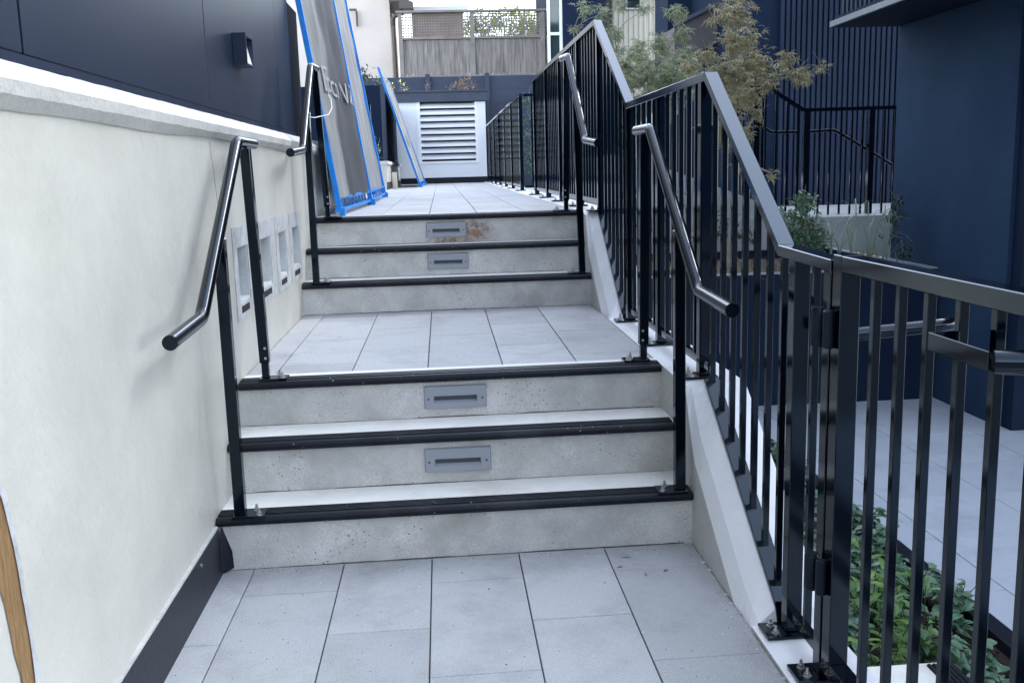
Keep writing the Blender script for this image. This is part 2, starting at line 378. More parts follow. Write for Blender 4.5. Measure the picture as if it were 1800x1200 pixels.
def step_light(xc, i, label, stain=False):
    y = Yr[i] + .0178 * xc; z0 = (Zs[i] + Zs[i + 1]) / 2 - .004
    th = thing('step_light', label, 'light', (xc, y, z0), 'recessed lights in the step risers')
    wd, hg = .127, .048
    f = MB(); sw, s0, s1 = .088, -.024, .006
    # frame pieces around the slot
    def fr(a, b, c, d): f.box(xc + a, xc + b, y - .010, y + .002, z0 + c, z0 + d)
    sy = .0
    X = [-wd, -sw, sw, wd]; Z = [-hg, s0, s1, hg]
    vs_ = []; fs = []
    F_ = .015
    for (a, b) in ((-wd, -hg), (wd, -hg), (wd, hg), (-wd, hg)): vs_.append((xc + a, y, z0 + b))
    for (a, b) in ((-wd + .004, -hg + .004), (wd - .004, -hg + .004), (wd - .004, hg - .004), (-wd + .004, hg - .004)): vs_.append((xc + a, y - F_, z0 + b))
    for (a, b) in ((-sw, s0), (sw, s0), (sw, s1), (-sw, s1)): vs_.append((xc + a, y - F_, z0 + b))
    for (a, b) in ((-sw + .001, s0 + .010), (sw - .001, s0 + .010), (sw - .001, s1 - .0005), (-sw + .001, s1 - .0005)): vs_.append((xc + a, y - .0016, z0 + b))
    for k in range(4):
        j = (k + 1) % 4
        fs += [(k, j, 4 + j, 4 + k), (4 + k, 4 + j, 8 + j, 8 + k), (8 + k, 8 + j, 12 + j, 12 + k)]
    f.add(vs_, fs)
    part(f, 'face_plate', M['fixture'], th)
    l = MB(); l.box(xc - sw + .002, xc + sw - .002, y - .0022, y - .0012, z0 + s0 + .006, z0 + s1)
    part(l, 'light_slot', M['slot'], th)
    for sx in (-1, 1):
        s = MB(); s.tube([(xc + sx * (wd - .018), y - .0148, z0 - .006), (xc + sx * (wd - .018), y - .0165, z0 - .006)], .0045, 10)
        part(s, 'screw', M['slot'], th)
step_light(.795, 1, 'grey recessed step light in the second riser of the lower flight')
step_light(.796, 2, 'grey recessed step light in the top riser of the lower flight')
step_light(.797, 4, 'grey recessed step light in the middle riser of the upper flight')
step_light(.792, 5, 'grey recessed step light in the topmost riser, beside a rusty brown stain')
# rust stain patch on top riser beside the light (a real surface mark): thin irregular film
def blotch(cx, cz, rx, rz, y, seed, n=26):
    rn = random.Random(seed); vs_ = [(cx, y, cz)]
    for k in range(n):
        t = 2 * math.pi * k / n; rr = 1 + rn.uniform(-.28, .28)
        vs_.append((cx + rx * rr * math.cos(t), y, cz + rz * rr * math.sin(t)))
    return vs_, [(0, 1 + k, 1 + (k + 1) % n) for k in range(n)]
M['rust'] = mat('rust stain', (.30, .17, .11), .8)
_m = M['rust']; _n = _m.node_tree
_tr = N(_m, "ShaderNodeBsdfTransparent"); _mx = N(_m, "ShaderNodeMixShader")
_sep = N(_m, "ShaderNodeTexGradient", gradient_type='SPHERICAL'); _tc = N(_m, "ShaderNodeTexCoord"); _mp = N(_m, "ShaderNodeMapping")
_mp.inputs["Location"].default_value = (-1, 0, -1); _mp.inputs["Scale"].default_value = (2, 0, 2)
L(_m, _tc.outputs["Generated"], _mp.inputs[0]); L(_m, _mp.outputs[0], _sep.inputs[0])
_f = math_(_m, 'MULTIPLY', _sep.outputs["Fac"], ramp(_m, noise(_m, 22, 5, .7), (.38, (0, 0, 0)), (.62, (1, 1, 1))))
_f = math_(_m, 'MULTIPLY', _f, 1.5)
L(_m, _f, _mx.inputs[0]); L(_m, _tr.outputs[0], _mx.inputs[1]); L(_m, _n.nodes["Principled BSDF"].outputs[0], _mx.inputs[2])
L(_m, _mx.outputs[0], _n.nodes["Material Output"].inputs[0])
def stain(cx, cz, rx, rz, y, seed):
    b = MB(); vs_, fs = blotch(cx, cz, rx, rz, y, seed); b.add(vs_, fs)
    return b
flights = [o for o in col.objects if o.name.startswith('stair_flight')]
part(stain(.985, 1.0, .13, .075, Yr[5] - .002 + .0178 * .98, 3), 'rust_stain', M['rust'], flights[1])
part(stain(.80, .945, .16, .02, Yr[5] - .0035 + .0178 * .8, 5), 'rust_stain', M['rust'], flights[1])

# ------------------------------------------------------------------ left retaining wall
YW0, YW1 = -5.0, 7.4
ZT = 1.548
niches = [(.585, .935), (1.075, 1.50), (1.585, 1.955), (2.03, 2.45)]
nz0, nz1 = .80, 1.175
def inner(a, b): return a + (b - a) * .20, b - (b - a) * .18
wall = thing('retaining_wall', 'long white rendered retaining wall with a moulded ledge along the left side', 'wall', (XL, 0, 0))
mb = MB()
zi0, zi1 = .865, 1.095
mb.box(-.5, XL, YW0, YW1, -.6, zi0); mb.box(-.5, XL, YW0, YW1, zi1, ZT - .015)
ys = YW0
for a, b in niches:
    a2, b2 = inner(a, b); mb.box(-.5, XL, ys, a2, zi0, zi1); ys = b2
mb.box(-.5, XL, ys, YW1, zi0, zi1)
part(mb, 'wall_body', M['wall'], wall)
# coping: fascia with drip and sloping top, rough
mb = MB(); secs = []
yy = YW0
while yy < YW1 + .001:
    j = lambda a: random.uniform(-a, a)
    zb = ZT - .028
    w1 = .004 * math.sin(yy * 2.1) + .003 * math.sin(yy * 5.3)
    secs.append([(XL - .12, yy, zb - .012), (XL + .004 + j(.001), yy, zb - .010 + w1 + j(.0012)), (XL + .026 + j(.0005), yy, zb + .014 + j(.0012)), (XL + .031 + j(.0005), yy, zb + .041 + j(.0008)),
                 (XL + .024 + j(.001), yy, zb + .048 + j(.0015)), (XL - .02, yy, zb + .085 + j(.002)), (XL - .12, yy, zb + .118)])
    yy += .035
mb.loft(secs)
for k in range(len(mb.f)):
    pass
cop = part(mb, 'ledge', [M['coping'], M['coping_top']], wall)
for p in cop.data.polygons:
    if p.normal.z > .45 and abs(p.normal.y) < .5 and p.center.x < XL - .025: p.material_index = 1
    p.use_smooth = False
mb = MB(); mb.box(XL, XL + .014, -4.5, -.035, -.01, .170); part(mb, 'skirting', M['skirt'], wall)
mb = MB(); mb.box(XL, XL + .012, -4.5, -.035, .1705, .177); part(mb, 'sealant_bead', M['riser'], wall)
sb = MB(); sb.tube([(XL + .014, -.30, .145), (XL + .018, -.30, .145)], .006, 10); part(sb, 'screw', M['zinc'], wall)
# exposed peeled strip near the picture's left edge
prof = [(-1.475, -.02), (-1.488, .30), (-1.494, .404), (-1.494, .45), (-1.496, .50), (-1.500, .55), (-1.507, .60), (-1.510, .65), (-1.516, .694), (-1.528, .75), (-1.539, .798), (-1.56, .84), (-1.60, .90)]
prof2 = [(-1.56, -.02), (-1.545, .30), (-1.540, .404), (-1.548, .45), (-1.558, .50), (-1.566, .55), (-1.575, .60), (-1.59, .65), (-1.60, .694), (-1.62, .75), (-1.64, .798), (-1.66, .84), (-1.70, .90)]
mb = MB(); n = len(prof)
v1 = [(XL + .004, y + random.uniform(-.006, .006), z) for y, z in prof]; v2 = [(XL + .002, y + random.uniform(-.006, .006), z) for y, z in prof2]
mb.add(v1 + v2, [(k, k + 1, n + k + 1, n + k) for k in range(n - 1)])
part(mb, 'exposed_strip', M['exposed'], wall)
mb = MB(); v3 = [(XL + .006, y + .012 + random.uniform(-.004, .004), z) for y, z in prof]; v4 = [(XL + .0065, y - .006, z) for y, z in prof]
mb.add(v3 + v4, [(k, k + 1, n + k + 1, n + k) for k in range(n - 1)])
part(mb, 'peeled_edge', M['tape'], wall)
# dark lump of sealant at the foot of the first riser
mb = MB(); mb.loft([[(XL + .016, -.03 - .02 * math.sin(k), .15 - .02 * k) for k in range(1)] * 1 + [(XL + .016, -.002, .165), (XL + .03, -.006, .12), (XL + .046, -.004, .07), (XL + .048, -.004, .01), (XL + .016, -.03, .0)],
                    [(XL + .016, 0, .16)] + [(XL + .016, .0, .165), (XL + .03, .0, .12), (XL + .046, .0, .07), (XL + .048, .0, .01), (XL + .016, .0, .0)]])
part(mb, 'sealant_lump', M['skirt'], wall)

mb = MB(); rc = random.Random(2)
cp = [(.335, 1.50), (.365, 1.40), (.40, 1.25), (.43, 1.10), (.46, .98), (.475, .86)]
pts = []
for (a, b), (c, d) in zip(cp, cp[1:]):
    for k in range(6): pts.append((XL + .0002, a + (c - a) * k / 6 + rc.uniform(-.003, .003), b + (d - b) * k / 6))
mb.tube(pts, .0013, 5); part(mb, 'hairline_crack', M['crack'], wall)
names4 = ['first', 'second', 'third', 'fourth']
lab4 = ['silver taped wall niche nearest the foot rail post, partly behind it', 'silver taped wall niche just beyond the thin handrail post',
        'narrow silver taped wall niche, third towards the upper steps', 'silver taped wall niche nearest the upper flight of steps']
for k, (a, b) in enumerate(niches):
    th = thing('wall_niche', lab4[k], 'wall box', (XL, (a + b) / 2, .8), 'unfinished niches in the retaining wall')
    a2, b2 = inner(a, b)
    # tape frame
    mb = MB(); x0, x1 = XL + .0005, XL + .004
    mb.box(x0, x1, a, b, zi1, nz1); mb.box(x0, x1, a, b, nz0, zi0); mb.box(x0, x1, a, a2, zi0, zi1); mb.box(x0, x1, b2, b, zi0, zi1)
    part(mb, 'tape_frame', M['tape'], th, bev=.0)
    mb = MB(); d = .10
    mb.box(XL - d - .01, XL - d, a2, b2, zi0, zi1)
    mb.box(XL - d, XL - .001, a2, a2 + .006, zi0, zi1); mb.box(XL - d, XL - .001, b2 - .006, b2, zi0, zi1)
    mb.box(XL - d, XL - .001, a2 + .006, b2 - .006, zi1 - .006, zi1); mb.box(XL - d, XL + .0, a2 + .006, b2 - .006, zi0, zi0 + .012)
    mb.box(XL - .035, XL - .012, a2 + .03, a2 + .05, zi0 + .012, zi1 - .02); mb.box(XL - .06, XL - .05, a2 + .02, b2 - .02, zi0 + .05, zi0 + .09)
    part(mb, 'niche_box', M['niche'], th)
    mb = MB(); mb.box(XL + .0042, XL + .0052, a2 + .01, b2 - .05, zi0 - .040, zi0 - .012); part(mb, 'dark_slot', M['soil'], th)

# ------------------------------------------------------------------ dark clad building on the left
bld = thing('clad_building', 'dark navy metal clad building standing on the left retaining wall', 'building', (-.2, 0, 1.5))
XC = -.13
mb = MB(); mb.box(-8, XC - .030, -6, 2.97, -.5, 6.0); part(mb, 'wall', M['navy_dark'], bld)
js = [-6, -2.78, -1.037, .714, 2.454, 2.97]
for k in range(len(js) - 1):
    mb = MB(); g = .007 if k < 3 else .0025
    mb.box(XC - .026, XC, js[k] + g, js[k + 1] - g, ZT + .098, 5.9)
    part(mb, 'cladding_panel', M['clad'], bld, bev=.002)
mb = MB(); mb.box(XC - .026, XC + .006, -6, 2.97, ZT + .068, ZT + .094); part(mb, 'flashing', M['clad'], bld)
mb = MB(); mb.box(-8, -.62, 2.971, 7.0, -.5, 3.0); part(mb, 'rear_wall', M['navy_dark'], bld)
wl = thing('wall_light', 'black box wall lamp with an angled pale opening on the dark cladding', 'wall lamp', (XC, 1.3, 1.9))
y0, y1, z0, z1 = 1.235, 1.40, 1.868, 2.005
# housing: slanted face
mb = MB()
xo = XC + .060; t = .013
mb.box(XC, xo, y0, y0 + t, z0, z1); mb.box(XC, xo, y1 - t, y1, z0, z1)
mb.box(XC, xo, y0 + t, y1 - t, z1 - t, z1); mb.box(XC, xo, y0 + t, y1 - t, z0, z0 + .008)
part(mb, 'housing', M['clad'], wl, bev=.0015)
mb = MB(); mb.add([(xo - .030, y0 + t, z1 - .025), (xo - .030, y1 - t, z1 - .025), (xo - .006, y1 - t, z0 + .010), (xo - .006, y0 + t, z0 + .010)], [(0, 1, 2, 3)])
part(mb, 'reflector', M['white_metal'], wl)

# ------------------------------------------------------------------ steel: plates, posts, balusters, rails
def bolt_mb(x, y, z, h=.024):
    b = MB(); b.tube([(x, y, z), (x, y, z + .003)], .0115, 12); b.tube([(x, y, z + .003), (x, y, z + .011)], .0085, 6); b.tube([(x, y, z + .011), (x, y, z + h)], .0042, 8)
    return b
def plate(th, x0, x1, y0, y1, z, bolts):
    pl = part(MB().box(x0, x1, y0, y1, z + .001, z + .011), 'base_plate', M['steel'], th, bev=.0015)
    for bx, by in bolts: subpart(bolt_mb(bx, by, z + .011), 'bolt', M['zinc'], pl)
    return pl
def smooth_path(pts, rad=.035, n=5):
    pts = [Vector(p) for p in pts]; out = [pts[0]]
    for i in range(1, len(pts) - 1):
        a = (pts[i - 1] - pts[i]).normalized(); b = (pts[i + 1] - pts[i]).normalized()
        p0 = pts[i] + a * rad; p1 = pts[i] + b * rad
        for k in range(n + 1):
            t = k / n; out.append((1 - t) ** 2 * p0 + 2 * t * (1 - t) * pts[i] + t * t * p1)
    out.append(pts[-1]); return out
def handrail(label, X, pts, posts, side, loc):
    th = thing('handrail', label, 'handrail', loc, 'black tube handrails on posts beside the steps')
    path = smooth_path([(X, y, z) for y, z in pts], .03)
    mb = MB(); mb.tube(path, .0215, 24)
    rail = part(mb, 'rail_tube', M['steel_rail'], th, smooth=True)
    for (px, py, zb, split) in posts:
        # find rail height
        zt = None
        for i in range(len(path) - 1):
            a, b = path[i], path[i + 1]
            if min(a.y, b.y) <= py <= max(a.y, b.y): zt = a.z + (b.z - a.z) * (py - a.y) / (b.y - a.y)
        slope = .022
        mb = MB()
        w = .019
        if split:
            mb.box(px - .014, px + .014, py - .014, py + .014, zb + .011, zb + .12)
            mb.beam((px, py, zb + .075), (X, py, zt - slope), .038, .038, up=(0, 1, 0))
        else:
            mb.beam((px, py, zb + .011), (X, py, zt - slope), .038, .038, up=(0, 1, 0))
        p = part(mb, 'post', M['steel'], th, bev=.0025)
        if split:
            for dz in (.095, .135):
                s = MB(); s.tube([(px + side * .006, py - .019, zb + dz), (px + side * .006, py - .0225, zb + dz)], .0055, 12); subpart(s, 'screw', M['zinc'], p)
        xa, xb = (px - .025, px + .085) if side > 0 else (px - .085, px + .025)
        bb = [(px + side * .050, py + .028), (px + side * .068, py - .02)]
        plate(th, xa, xb, py - .032, py + .045, zb + .003, bb)
    return th
handrail('near left black handrail rising along the white wall beside the lower steps', .028,
         [(-.685, .935), (-.33, .950), (.39, 1.500), (.70, 1.500)], [(.028, -.012, Zs[1], False), (.046, .535, Zs[3], True)], 1, (.03, 0, Zs[1]))
handrail('far left black handrail beside the upper steps, a white cord tied to it', .03,
         [(1.66, 1.487), (2.10, 1.510), (2.67, 2.010), (2.93, 2.022)], [(.028, 2.36, Zs[4], False), (.060, 2.84, Zs[6], True)], 1, (.03, 2.4, Zs[4]))
handrail('near right black handrail beside the lower steps, in front of the balusters', 1.592,
         [(-.605, .955), (-.245, .968), (.50, 1.515), (.76, 1.518)], [(1.597, .03, Zs[1], False), (1.585, .61, Zs[3], True)], -1, (1.6, 0, Zs[1]))
handrail('far right black handrail beside the upper steps, in front of the tall balusters', 1.568,
         [(1.62, 1.495), (2.05, 1.522), (2.70, 2.040), (3.03, 2.062)], [(1.592, 2.42, Zs[4], False), (1.551, 2.80, Zs[6], True)], -1, (1.59, 2.4, Zs[4]))

# stringer wall on the right (curb with bevelled top, one long thing)
st = thing('stringer_wall', 'low white painted curb wall with bevelled top following the steps under the right fence', 'wall', (1.75, 0, 0))
def ztop(y):
    if y < -.662: return .014
    if y < .145: return .055 + (y + .662) * (.572 - .055) / .807
    if y < 1.80: return .572
    if y < 2.62: return .572 + (y - 1.80) * (1.115 - .572) / .82
    return z6(y) + .006
def sect(y):
    zt = ztop(y); sl = -.662 < y < .145 or 1.80 < y < 2.62
    zin = {True: zt - .165, False: zt - .004}[sl]
    # blend at the ends of the slopes
    def bl(a, b): return max(0, min(1, (y - a) / (b - a)))
    k = 0
    if -.662 <= y <= .145: k = min(bl(-.80, -.52), 1 - bl(.02, .145))
    if 1.80 <= y <= 2.62: k = min(bl(1.80, 1.95), 1 - bl(2.50, 2.62))
    zin = zt - .004 - .161 * k
    zm = zt - .002 - .075 * k
    return [(1.6447, y, -.6), (1.6447, y, max(zin, -.02)), (1.668 + .0, y, max(zm, -.015)), (1.715, y, zt), (1.872, y, zt), (1.872, y, -.6)]
ysn = [-3.2, -1.4, -.9, -.664, -.660] + [-.64 + .04 * k for k in range(20)] + [.145, .3, 1.0, 1.79, 1.81] + [1.84 + .04 * k for k in range(19)] + [2.61, 2.7] + [4, 6, 7.4, 9, 12, 17.2]
ysn = sorted(set(round(y, 4) for y in ysn))
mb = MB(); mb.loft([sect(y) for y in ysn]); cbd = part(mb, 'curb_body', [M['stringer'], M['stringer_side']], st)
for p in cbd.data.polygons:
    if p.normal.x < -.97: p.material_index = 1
mb = MB(); rn = random.Random(4)
for k in range(46):
    y = -3.0 + k * .066; 
    if y > -.02: break
    x = 1.6447 - rn.uniform(.002, .012); s = rn.uniform(.003, .010)
    mb.add([(x - s, y, .002), (x + s, y - s, .002), (x + s * .5, y + s, .003), (x, y, .002 + s * .7)], [(0, 1, 3), (1, 2, 3), (2, 0, 3), (0, 2, 1)])
part(mb, 'crumbling_mortar', M['coping'], st)

XF = 1.745
def fence(label, top, bot, posts, bal_y, group, name='metal_fence', plate_side=-1):
    """top: list (y,z) of rail top surface; bot: list (y,z) of the bottom rail's underside"""
    def zi(pl, y):
        for i in range(len(pl) - 1):
            if pl[i][0] <= y <= pl[i + 1][0]: return pl[i][1] + (pl[i + 1][1] - pl[i][1]) * (y - pl[i][0]) / (pl[i + 1][0] - pl[i][0])
        return pl[0][1] if y < pl[0][0] else pl[-1][1]
    th = thing(name, label, 'fence', (XF, top[0][0], bot[0][1]), group)
    for i in range(len(top) - 1):
        a, b = top[i], top[i + 1]
        mb = MB(); sec = []
        for (y, z) in (a, b):
            sec.append([(XF - .025, y, z - .032), (XF + .025, y, z - .032), (XF + .025, y, z), (XF - .025, y, z)])
        mb.loft(sec); part(mb, 'top_rail', M['steel_top'], th, bev=.002)
    for i in range(len(bot) - 1):
        a, b = bot[i], bot[i + 1]
        steep = abs((b[1] - a[1]) / (b[0] - a[0])) > .2
        hgt = .016 if steep else .030; off = 0 if steep else .045
        mb = MB(); wd = .027 if steep else .0125
        mb.loft([[(XF - wd, y, z + off), (XF + wd, y, z + off), (XF + wd, y, z + off + hgt), (XF - wd, y, z + off + hgt)] for y, z in (a, b)])
        part(mb, 'bottom_rail', M['steel'], th, bev=.0015)
    for y, zb in posts:
        mb = MB(); zt = zi(top, y) - .030
        mb.box(XF - .0225, XF + .0225, y - .0225, y + .0225, zb + .012, zt)
        part(mb, 'post', M['steel'], th, bev=.002)
        plate(th, XF - .085, XF + .045, y - .05, y + .045, zb, [(XF - .055, y + .02), (XF - .055, y - .025)])
    for y in bal_y:
        if any(abs(y - p[0]) < .03 for p in posts): continue
        zt = zi(top, y) - .030; zb = zi(bot, y); steep = abs(zi(bot, y + .01) - zi(bot, y - .01)) > .004
        mb = MB(); mb.box(XF - .0095, XF + .0095, y - .0095, y + .0095, zb + (.010 if steep else .072), zt)
        part(mb, 'baluster', M['steel'], th, bev=.0012)
    return th
bal = [-.84] + [-.60 + .122 * k for k in range(0, 60)]
fence('black steel fence stepping up beside the concrete steps, from the gate to the side opening',
      [(-.99, 1.130), (-.61, 1.139), (.19, 1.695), (1.68, 1.695), (2.70, 2.250), (6.66, 2.282)],
      [(-.98, .015), (-.68, .015), (-.655, .062), (.15, .580), (.151, .572), (1.78, .572), (1.80, .580), (2.62, 1.118), (2.621, 1.112), (6.62, 1.13)],
      [(-.72, .014), (-.965, .014), (.26, .572), (.98, .572), (1.69, .572), (2.62, 1.11), (3.5, 1.114), (4.55, 1.118), (5.55, 1.122), (6.62, 1.128)],
      [y for y in bal if -.9 < y < 6.6], 'black steel fences along the walkway')
fence('black steel fence along the top walkway beyond the side opening, ending at the louvred enclosure',
      [(8.40, 2.272), (16.9, 2.31)], [(8.4, 1.137), (16.9, 1.17)],
      [(8.45, 1.137), (9.9, 1.14), (11.3, 1.145), (12.7, 1.15), (14.1, 1.157), (15.5, 1.163), (16.8, 1.17)],
      [8.55 + .122 * k for k in range(68)], 'black steel fences along the walkway')

# side opening: short return fence parallel to X
th = thing('return_fence', 'short black steel fence panel turning away at the side opening of the top walkway', 'fence', (1.75, 8.45, 1.1))
part(MB().box(1.78, 2.75, 8.43, 8.47, 2.24, 2.272), 'top_rail', M['steel'], th)
part(MB().box(1.78, 2.75, 8.435, 8.465, 1.17, 1.2), 'bottom_rail', M['steel'], th)
for k in range(8): part(MB().box(1.87 + k * .122, 1.889 + k * .122, 8.44, 8.459, 1.2, 2.24), 'baluster', M['steel'], th)

# gate
g = thing('metal_gate', 'closed black steel gate with vertical bars at the right, hinged to the fence post', 'gate', (XF, -1.03, 0))
part(MB().box(XF - .025, XF + .025, -1.056, -1.006, .05, 1.145), 'stile', M['steel'], g, bev=.002)
part(MB().box(XF - .025, XF + .025, -2.16, -2.11, .05, 1.145), 'stile', M['steel'], g, bev=.002)
part(MB().box(XF - .0248, XF + .0248, -2.11, -1.056, 1.105, 1.144), 'top_rail', M['steel_top'], g, bev=.002)
part(MB().box(XF - .0248, XF + .0248, -2.11, -1.056, .052, .09), 'bottom_rail', M['steel'], g, bev=.002)
for k in range(8):
    y = -1.195 - k * .122
    if y > -2.1: part(MB().box(XF - .0095, XF + .0095, y - .0095, y + .0095, .09, 1.105), 'baluster', M['steel'], g, bev=.0012)
for zc in (.962, .316):
    mb = MB(); mb.tube([(XF - .046, -.978, zc - .050), (XF - .046, -.978, zc - .043), (XF - .046, -.978, zc + .043), (XF - .046, -.978, zc + .050)], [.015, .0195, .0195, .015], 24)
    mb.tube([(XF - .038, -1.022, zc - .048), (XF - .038, -1.022, zc - .044), (XF - .038, -1.022, zc + .044), (XF - .038, -1.022, zc + .048)], [.010, .0145, .0145, .010], 20)
    part(mb, 'hinge', M['cap'], g, bev=.0, smooth=True)
# latch: U-shaped strap with a round tube nose
mb = MB()
yA, yB, zc = -1.60, -1.80, 1.035
mb.box(XF - .085, XF - .081, yB, yA, zc - .018, zc + .016); mb.box(XF - .0805, XF - .026, yA - .004, yA, zc - .018, zc + .016)
mb.box(XF - .0805, XF - .026, yB, yA - .0045, zc - .018, zc - .015)
lt = part(mb, 'latch', M['steel'], g, bev=.001)
mb = MB(); mb.tube([(XF - .075, -1.80, zc - .002), (XF + .02, -1.84, zc), (XF + .10, -1.86, zc)], .021, 20); subpart(mb, 'latch_tube', M['steel_rail'], lt, smooth=True)
mb = MB(); mb.box(XF + .11, XF + .16, -2.25, -2.20, .01, 1.15)
# stair down beyond the gate
sg = thing('side_steps', 'pale concrete steps going down beyond the gate, with a black nosing strip', 'steps', (2, -1.5, 0))
mb = MB(); mb.box(1.873, 2.11, -2.6, -.915, -.56, -.002); mb.box(2.11, 2.39, -2.6, -.915, -.56, -.17); mb.box(2.39, 2.67, -2.6, -.915, -.56, -.335)
part(mb, 'concrete_body', M['tread'], sg)
for xx, zz in ((2.11, 0), (2.39, -.168)):
    mb = MB()
    mb.box(xx - .06, xx + .015, -2.6, -.93, zz - .03, zz + .002)
    for k in range(5): mb.box(xx - .058 + k * .014, xx - .050 + k * .014, -2.6, -.93, zz + .002, zz + .005)
    part(mb, 'nosing', M['nosing'], sg)
hr = thing('side_handrail', 'level black tube handrail seen through the gate bars above the planting bed', 'handrail', (1.9, -.95, 0))
mb = MB(); mb.tube(smooth_path([(1.80, -.86, .915), (2.10, -.86, .935), (2.17, -.78, .925)], .03), .0185, 20); part(mb, 'rail_tube', M['steel_rail'], hr, smooth=True)
mb = MB(); mb.box(1.82, 1.85, -.875, -.845, .016, .90); part(mb, 'post', M['steel'], hr, bev=.002)

# ------------------------------------------------------------------ leaf builders
def rand_unit(rn):
    while True:
        v = Vector((rn.uniform(-1, 1), rn.uniform(-1, 1), rn.uniform(-1, 1)))
        if .1 < v.length < 1: return v.normalized()
def add_leaf(mb, p, d, up, ln, wd, fold=.15, curl=.1):
    d = d.normalized(); s = d.cross(up)
    if s.length < .01: s = d.cross(Vector((1, 0, 0)))
    s.normalize(); n = s.cross(d)
    a = p; b = p + d * ln * .35 + n * fold * wd * 0; c = p + d * ln * .7 - n * curl * ln * .4; e = p + d * ln - n * curl * ln
    vs_ = [a, b + s * wd / 2 + n * wd * fold, b - n * 0, b - s * wd / 2 + n * wd * fold, c + s * wd * .38 + n * wd * fold * .7, c, c - s * wd * .38 + n * wd * fold * .7, e]
    mb.add(vs_, [(0, 1, 2), (0, 2, 3), (1, 4, 5, 2), (2, 5, 6, 3), (4, 7, 5), (5, 7, 6)])
def add_star(mb, p, d, up, size, rn):
    d = d.normalized(); s = d.cross(up)
    if s.length < .01: s = Vector((1, 0, 0))
    s.normalize(); n = s.cross(d)
    vs_ = [p]; fs = []
    for k, a in enumerate((-100, -52, 0, 52, 100)):
        t = R(a); l = size * (1 - .35 * abs(a) / 100) * rn.uniform(.85, 1.1)
        dr = d * math.cos(t) + s * math.sin(t); pr = s * math.cos(t) - d * math.sin(t)
        i = len(vs_)
        vs_ += [p + dr * l * .42 + pr * size * .085, p + dr * l - n * l * rn.uniform(.15, .45), p + dr * l * .42 - pr * size * .085]
        fs += [(0, i, i + 1, i + 2)]
    mb.add(vs_, fs)
def clump_leaves(mb, clumps, dens, size, rn, kind='star', droop=.6):
    for (x, y, z, r) in clumps:
        n = max(4, int(dens * r ** 2))
        for _ in range(n):
            u = rand_unit(rn); rad = r * (rn.random() ** .5) * (1 + .25 * math.sin(7 * u.x + 5 * u.z))
            p = Vector((x, y, z)) + Vector((u.x * rad, u.y * rad, u.z * rad * .85))
            d = (u * .8 + rand_unit(rn) * .8 + Vector((0, 0, -droop)))
            if kind == 'star': add_star(mb, p, d, rand_unit(rn) * .4 + Vector((0, 0, 1)), size * rn.uniform(.7, 1.25), rn)
            else: add_leaf(mb, p, d, rand_unit(rn) * .5 + Vector((0, 0, 1)), size * rn.uniform(.7, 1.3), size * .42)
def tree(name, label, cat, base, clumps, mleaf, dens, size, rn, group=None, trunk_r=.03, kind='star', top=None, droop=.6):
    th = thing(name, label, cat, base, group)
    mb = MB(); b = Vector(base)
    cz = [Vector(c[:3]) for c in clumps]
    cen = sum(cz, Vector()) / len(cz)
    fork = b.lerp(cen, .45)
    mb.tube([b, b.lerp(fork, .5) + Vector((.02, 0, 0)), fork], [trunk_r, trunk_r * .8, trunk_r * .65], 8)
    nodes = [(fork, trunk_r * .6)]
    for c in sorted(cz, key=lambda q: (q - fork).length):
        n0, r0 = min(nodes, key=lambda q: (q[0] - c).length)
        m = n0.lerp(c, .5) + Vector((rn.uniform(-.04, .04), rn.uniform(-.04, .04), rn.uniform(-.05, .02)))
        mb.tube([n0, m, c], [r0 * .7, r0 * .55, max(.0025, r0 * .45)], 6); nodes.append((c, max(.004, r0 * .75)))
        for _ in range(3):
            e = c + rand_unit(rn) * .12 + Vector((0, 0, .03)); mb.tube([c, c.lerp(e, .5) + rand_unit(rn) * .01, e], [.004, .0025, .001], 4)
    part(mb, 'trunk', M['bark'], th, smooth=True)
    mb = MB(); clump_leaves(mb, clumps, dens, size, rn, kind, droop)
    part(mb, 'crown', mleaf, th)
    return th
rn = random.Random(11)
A = [(2.80, 4.3, 1.95, .09), (2.9, 4.4, 1.65, .10), (3.15, 4.3, 1.62, .09), (3.03, 4.17, 2.51, 0.15), (3.19, 4.56, 2.35, 0.18), (3.06, 4.33, 2.07, 0.19), (2.82, 4.19, 2.21, 0.085), (2.82, 4.61, 2.18, 0.09), (3.28, 4.39, 2.15, 0.14), (2.95, 4.17, 1.8, 0.19), (3.26, 4.6, 1.94, 0.15), (3.52, 4.45, 2.18, 0.085), (3.32, 4.25, 2.01, 0.10), (3.48, 4.06, 2.04, 0.085), (3.70, 4.47, 2.04, 0.085), (3.77, 4.3, 2.10, 0.05), (2.96, 4.07, 1.59, 0.121), (3.32, 4.51, 1.77, 0.06), (3.12, 4.27, 1.37, 0.06), (3.3, 4.06, 1.3, 0.04), (2.98, 4.53, 2.49, 0.054), (3.1, 4.4, 2.75, .14)]
tree('maple_tree', 'bronze green lacy maple with a branch reaching right across the ribbed wall', 'tree', (3.02, 4.35, .45), A, M['maple'], 6800, .056, rn)
B = [(2.76, 7.12, 2.41, 0.19), (3.09, 7.52, 2.37, 0.25), (2.94, 7.39, 2.61, 0.15), (3.25, 7.13, 2.31, 0.24), (2.81, 7.57, 2.21, 0.138), (3.47, 7.4, 2.55, 0.15), (3.35, 7.3, 2.99, 0.12), (3.26, 7.69, 2.70, 0.16), (3.63, 7.4, 2.27, 0.137), (3.09, 7.23, 2.09, 0.18), (3.41, 7.04, 2.22, 0.15), (3.48, 7.57, 2.81, 0.10), (2.63, 7.4, 2.50, 0.08), (2.9, 7.3, 2.0, .18), (3.25, 7.3, 2.0, .16)]
tree('maple_tree', 'broad grey green maple behind the peak of the fence', 'tree', (3.05, 7.4, .9), B, M['maple_g'], 6200, .066, rn)
